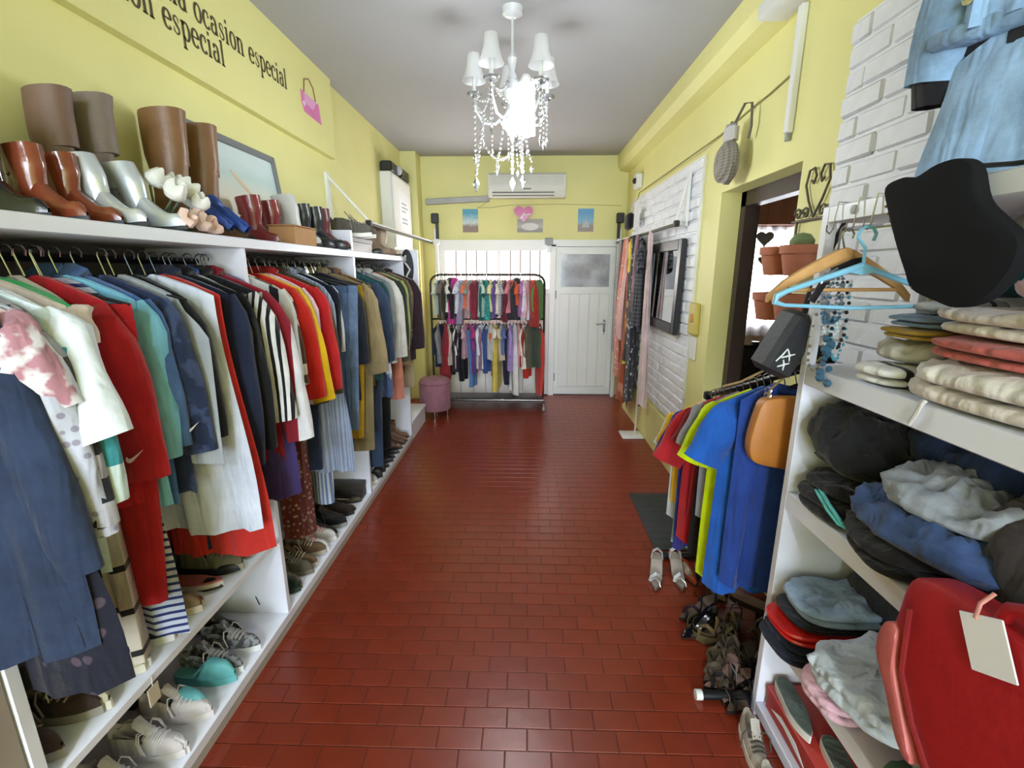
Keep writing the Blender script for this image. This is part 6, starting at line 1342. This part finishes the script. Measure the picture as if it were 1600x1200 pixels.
for t in (-1, -0.8, -0.55, -0.3, -0.1, 0, 0.1, 0.3, 0.55, 0.8, 1):
    a = abs(t); x = t*0.205; z = -0.062-0.105*a**1.25-(0.012 if a == 1 else 0); hh = 0.026*(1-0.55*a)
    wb_.append([(x, -0.007, z-hh), (x, 0.007, z-hh), (x, 0.007, z+hh*0.6), (x, -0.007, z+hh*0.6)])
MB().loft(wb_, cap=True).build('shoulder_bar', hang_wood, wh)
MB().tube([(-0.17, 0, -0.158), (0.17, 0, -0.158)], 0.005, 8).build('trouser_bar', hang_wood, wh)
bh = empty('plastic_hanger', (RX-0.022, 1.262, 1.757), (0, 0, -0.03)); tag(bh, 'light blue plastic clothes hanger hooked on the top board', 'hanger')
bpm = mat('blue_plastic', '#7FBCD8', 0.35, var=0.03)
MB().tube([(0.02*math.sin(a)*1.1, 0, -0.020+0.022*math.cos(a)) for a in (2.2, 1.4, 0.6, -0.2, -1.0, -1.8)]+[(0.0, 0, -0.05), (0.004, 0, -0.10)], 0.0045, 6).build('hook', bpm, bh)
fr_ = [(0, -0.095), (-0.10, -0.130), (-0.18, -0.160), (-0.202, -0.172), (-0.205, -0.188), (-0.18, -0.195), (0, -0.202), (0.18, -0.196), (0.205, -0.186), (0.203, -0.170), (0.18, -0.158), (0.10, -0.130), (0, -0.095)]
MB().tube([(x, 0, z) for x, z in fr_], [0.009, 0.007, 0.007, 0.009, 0.008, 0.005, 0.005, 0.005, 0.008, 0.009, 0.007, 0.007, 0.009], 8, cap=False).build('frame', bpm, bh)
MB().prism([(-0.045, -0.107), (0, -0.093), (0.045, -0.107), (0, -0.118)], 'y', -0.006, 0.006).build('web', bpm, bh)
# black belt with buckle on the hangers
be = empty('belt', (RX-0.02, 1.31, 1.60)); tag(be, 'black belt with silver buckle dangling from the hangers', 'belt')
MB().tube([(0.03, 0, 0.075), (0.0, -0.01, 0.07), (-0.05, -0.02, 0.05), (-0.075, -0.02, 0.02), (-0.10, -0.02, -0.03)], 0.012, 6, flat=0.3, up=(0, 1, 0)).build('strap', lm('#1B1B1D', 0.35), be)
MB().tube([(-0.05, -0.03, 0.055), (-0.075, -0.03, 0.04), (-0.085, -0.03, 0.02), (-0.06, -0.03, 0.03), (-0.05, -0.03, 0.055)], 0.004, 6).build('buckle', chrome, be)
# black hard pouch with brush logo
bp_ = empty('black_pouch', (0.845, 1.53, 1.42), (0.1, 0.42, 0.12)); tag(bp_, 'black hard pouch with white brush logo hanging by a strap', 'pouch')
MB().rbox((-0.055, -0.05, -0.105), (0.055, 0.05, 0.105), 0.016).build('body', mat('black_nylon', '#202124', 0.6, bump=0.2, bsc=80), bp_)
lg = MB()
for a, b_ in (((-0.032, -0.062), (-0.020, -0.012)), ((-0.022, -0.045), (0.012, -0.018)), ((-0.018, -0.014), (0.008, -0.045)), ((-0.018, -0.075), (0.012, -0.050)), ((-0.012, -0.048), (0.006, -0.078))):
    lg.tube([(a[0], -0.0515, a[1]), ((a[0]+b_[0])/2+0.002, -0.0515, (a[1]+b_[1])/2+0.002), (b_[0], -0.0515, b_[1])], [0.0022, 0.003, 0.0018], 5)
lg.build('logo', whitep, bp_)
MB().tube([(0.0, 0, 0.10), (-0.03, -0.01, 0.16), (-0.065, -0.03, 0.30), (-0.08, -0.04, 0.395), (-0.06, -0.075, 0.425)], 0.010, 6, flat=0.3).build('strap', mat('black_web', '#222326', 0.7), bp_)
MB().tube([(-0.01, 0, -0.10), (-0.05, 0.02, -0.17), (-0.10, 0.02, -0.21)], 0.004, 6).build('cord', mat('tan_cord', '#7A6038', 0.7), bp_)
# strings of beads and trinkets
nk = empty('bead_necklaces', (RX-0.02, 1.37, 1.62)); tag(nk, 'strings of grey and blue beads hanging before the upper board', 'necklace')
bcols = [('grey_bead', '#6E747A'), ('blue_bead', '#3E6078'), ('clear_bead', '#B9C4C8'), ('dark_bead', '#22262B'), ('teal_bead', '#4F8FA3'), ('brown_bead', '#6A6256')]
for k in range(9):
    mb = MB(); r = random.Random(k); x0 = -0.015+0.012*(k % 5); z1 = -0.08-0.035*(k % 6); y0 = 0.012*(k % 3)-0.02
    for i in range(26):
        t = i/25; bead(mb, (x0+0.02*math.sin(PI*t*2)*(1 if k % 2 else -1)+r.uniform(-.003, .003), y0+r.uniform(-.004, .004), 0.06+(z1-0.06)*math.sin(PI*t)), 0.004+0.0022*r.random())
    mb.build('bead_string', mat(*bcols[k % 6], 0.3), nk)['kind'] = 'stuff'
mb = MB()
for i in range(10): bead(mb, (0.01*math.sin(i*2.3), 0.01*math.cos(i*1.7)-0.02, -0.16-0.014*i), 0.011+0.003*math.sin(i))
mb.build('large_beads', mat('blue_glass_bead', '#36586E', 0.2), nk)['kind'] = 'stuff'
MB().tube([(0, 0, 0.06), (0.0, 0.0, 0.14), (0.01, 0, 0.15)], 0.003, 5).build('loop', mat('cord_grey', '#77736C', 0.7), nk)
gn = empty('gold_necklace', (1.02, 1.22, 1.66)); tag(gn, 'thin gold bead chain hanging behind the blue hanger', 'necklace')
mb = MB()
for i in range(34):
    t = i/33; bead(mb, (0.03*math.cos(PI*t), 0, 0.10-0.19*math.sin(PI*t)), 0.003)
mb.build('chain', mat('gold_chain', '#C2AE80', 0.3, 0.8), gn)
MB().tube([(0.03, 0, 0.10), (0.0, 0, 0.125), (-0.03, 0, 0.10)], 0.0015, 4).build('clasp_cord', chrome, gn)
ls = MB().tube([(RX-0.002, 1.02, 1.372), (RX-0.008, 1.02, 1.365), (RX-0.010, 1.03, 1.33), (RX-0.010, 1.04, 1.312)], 0.008, 6, flat=0.4).build('cloth_loop', F('#CFCBC8')); tag(ls, 'white cloth strap hanging over the upper board edge', 'strap')
# orange shoulder bag on the front of the slanted rack
ob = empty('shoulder_bag', (0.93, 1.615, 1.06)); tag(ob, 'plain orange brown flap bag hanging on the t-shirt rack', 'bag')
om = lm('#B0702A', 0.5)
poly = [(-0.095, 0.145), (-0.06, 0.158), (0.0, 0.16), (0.11, 0.155), (0.135, 0.13), (0.135, -0.10), (0.11, -0.13), (0.0, -0.105), (-0.09, -0.085), (-0.118, -0.055), (-0.125, 0.0), (-0.112, 0.09)]
bag_sheet(poly, 0.035, om, ob, 'flap_body', 'y', 0.012)
MB().tube([(-0.075, 0.0, 0.15), (-0.07, 0.0, 0.185), (-0.03, 0.0, 0.225), (0.02, 0.01, 0.275), (0.065, 0.02, 0.29)], 0.004, 6).build('strap', mat('tan_cord', '#7A6038', 0.7), ob)
for z in (0.165, 0.183): MB().tube([(-0.075+0.012*math.cos(a), 0.0, z+0.010*math.sin(a)) for a in (2*PI*k/10 for k in range(11))], 0.0028, 5, cap=False).build('ring', chrome, ob)
pc = cloth('patterned_pouch', 'black and pale yellow patterned cloth bundled above the orange bag', 'cloth', F('#1A1A1A', 'camo', '#CFCB86', 13, 0.62), (0.975, 1.70, lz(1.70)+0.0), (0.26, 0.10, 0.085), 0.1, 0, 0.03, p=2.6)
# big red leather bag with tag at the near end
rbg = empty('red_bag', (RX-0.050, 0.715, 0.86)); tag(rbg, 'large red leather bag with blank white tag on the shelf front', 'bag')
rd = lm('#A31E22', 0.42)
poly = [(0.178, -0.03), (0.168, 0.08), (0.158, 0.16), (0.13, 0.19), (0.07, 0.205), (-0.05, 0.21), (-0.15, 0.205), (-0.21, 0.16), (-0.235, 0.0), (-0.20, -0.18), (-0.06, -0.235), (0.02, -0.21), (0.075, -0.15), (0.14, -0.08)]
bag_sheet(poly, 0.05, rd, rbg, 'body', 'x', 0.02)
poly2 = [(0.182, -0.02), (0.174, 0.05), (0.142, 0.055), (0.125, -0.03), (0.05, -0.17), (0.08, -0.175), (0.135, -0.09)]
bag_sheet(poly2, 0.02, lm('#B9605C', 0.5), rbg, 'side_gusset', 'x', 0.008).location = (-0.038, 0, 0)
MB().tube([(-0.044, 0.13, 0.12), (-0.046, 0.115, -0.02), (-0.046, 0.07, -0.10), (-0.043, 0.0, -0.18)], 0.006, 6).build('seam', lm('#7E181C', 0.5), rbg)
tgm = mat('tag_paper', '#E3E0E6', 0.7, var=0.02)
MB().rbox((-0.003, -0.040, -0.105), (0.0, 0.040, -0.01), 0.001).build('tag', tgm, rbg, (-0.049, 0.0, 0.225), (-0.5, 0, 0))
MB().tube([(-0.030, 0.0, 0.255), (-0.050, 0.0, 0.235), (-0.052, 0.0, 0.205)], 0.004, 6, flat=0.5).build('tag_string', F('#C98A80'), rbg)
MB().tube([(-0.02, -0.16, 0.18), (-0.03, -0.14, 0.24), (-0.03, -0.08, 0.28), (-0.02, -0.02, 0.24), (-0.01, 0.0, 0.19)], 0.012, 8).build('handle', rd, rbg)
# ---- denim outfit on the wall above the top board
do = empty('denim_jacket', (1.115, 1.12, 2.64), (0, 0, -1.13)); tag(do, 'cropped light blue denim jacket hanging above the shelf unit', 'jacket')
dm = F('#88A8CC', 'denim')
body_mesh(0.23, 0.25, 0.42, 0.07, 0.07, 0.05, 0.005, 901).build('body', dm, do)
for s in (-1, 1): sleeve_mesh(s, 0.23, 0.42, 0.16 if s < 0 else -0.12, 0.085, 0.06, seed=77).build('sleeve', dm, do)
MB().rbox((-0.245, -0.055, -0.48), (0.245, 0.055, -0.44), 0.01).build('waistband', dm, do)
MB().lathe([(0.012, 0), (0.012, 0.004), (0.004, 0.006)], seg=12, M=Matrix.Translation((-0.17, -0.058, -0.40)) @ Matrix.Rotation(PI/2, 4, 'X')).build('button', chrome, do)
hanger((1.115, 1.12, 2.64), -1.13, hang_wood, 0.2, 'wooden hanger inside the cropped denim jacket', None)
wp = MB().tube([(XR-0.005, 1.12, 2.645), (1.10, 1.12, 2.643)], 0.006, 6).build('wall_peg', chrome); tag(wp, 'metal peg in the brick wall carrying the denim jacket', 'peg')
ds = garment('denim_skirt', 'light blue denim skirt hanging below the cropped jacket', 'skirt', None, (1.105, 1.13, 2.235), -1.13, F('#8AA6C8', 'denim'), kind='dress', L=0.345, sl=0.0, sh=0.19, hem=0.225, collar='none', th=0.045, fold=0.004)
bt_ = garment('black_pullover', 'black pullover worn under the denim jacket', 'top', None, (1.125, 1.14, 2.60), -1.13, F('#1E1D22'), kind='long', L=0.42, sl=0.43, sh=0.225, ang=0.30, wall=1)
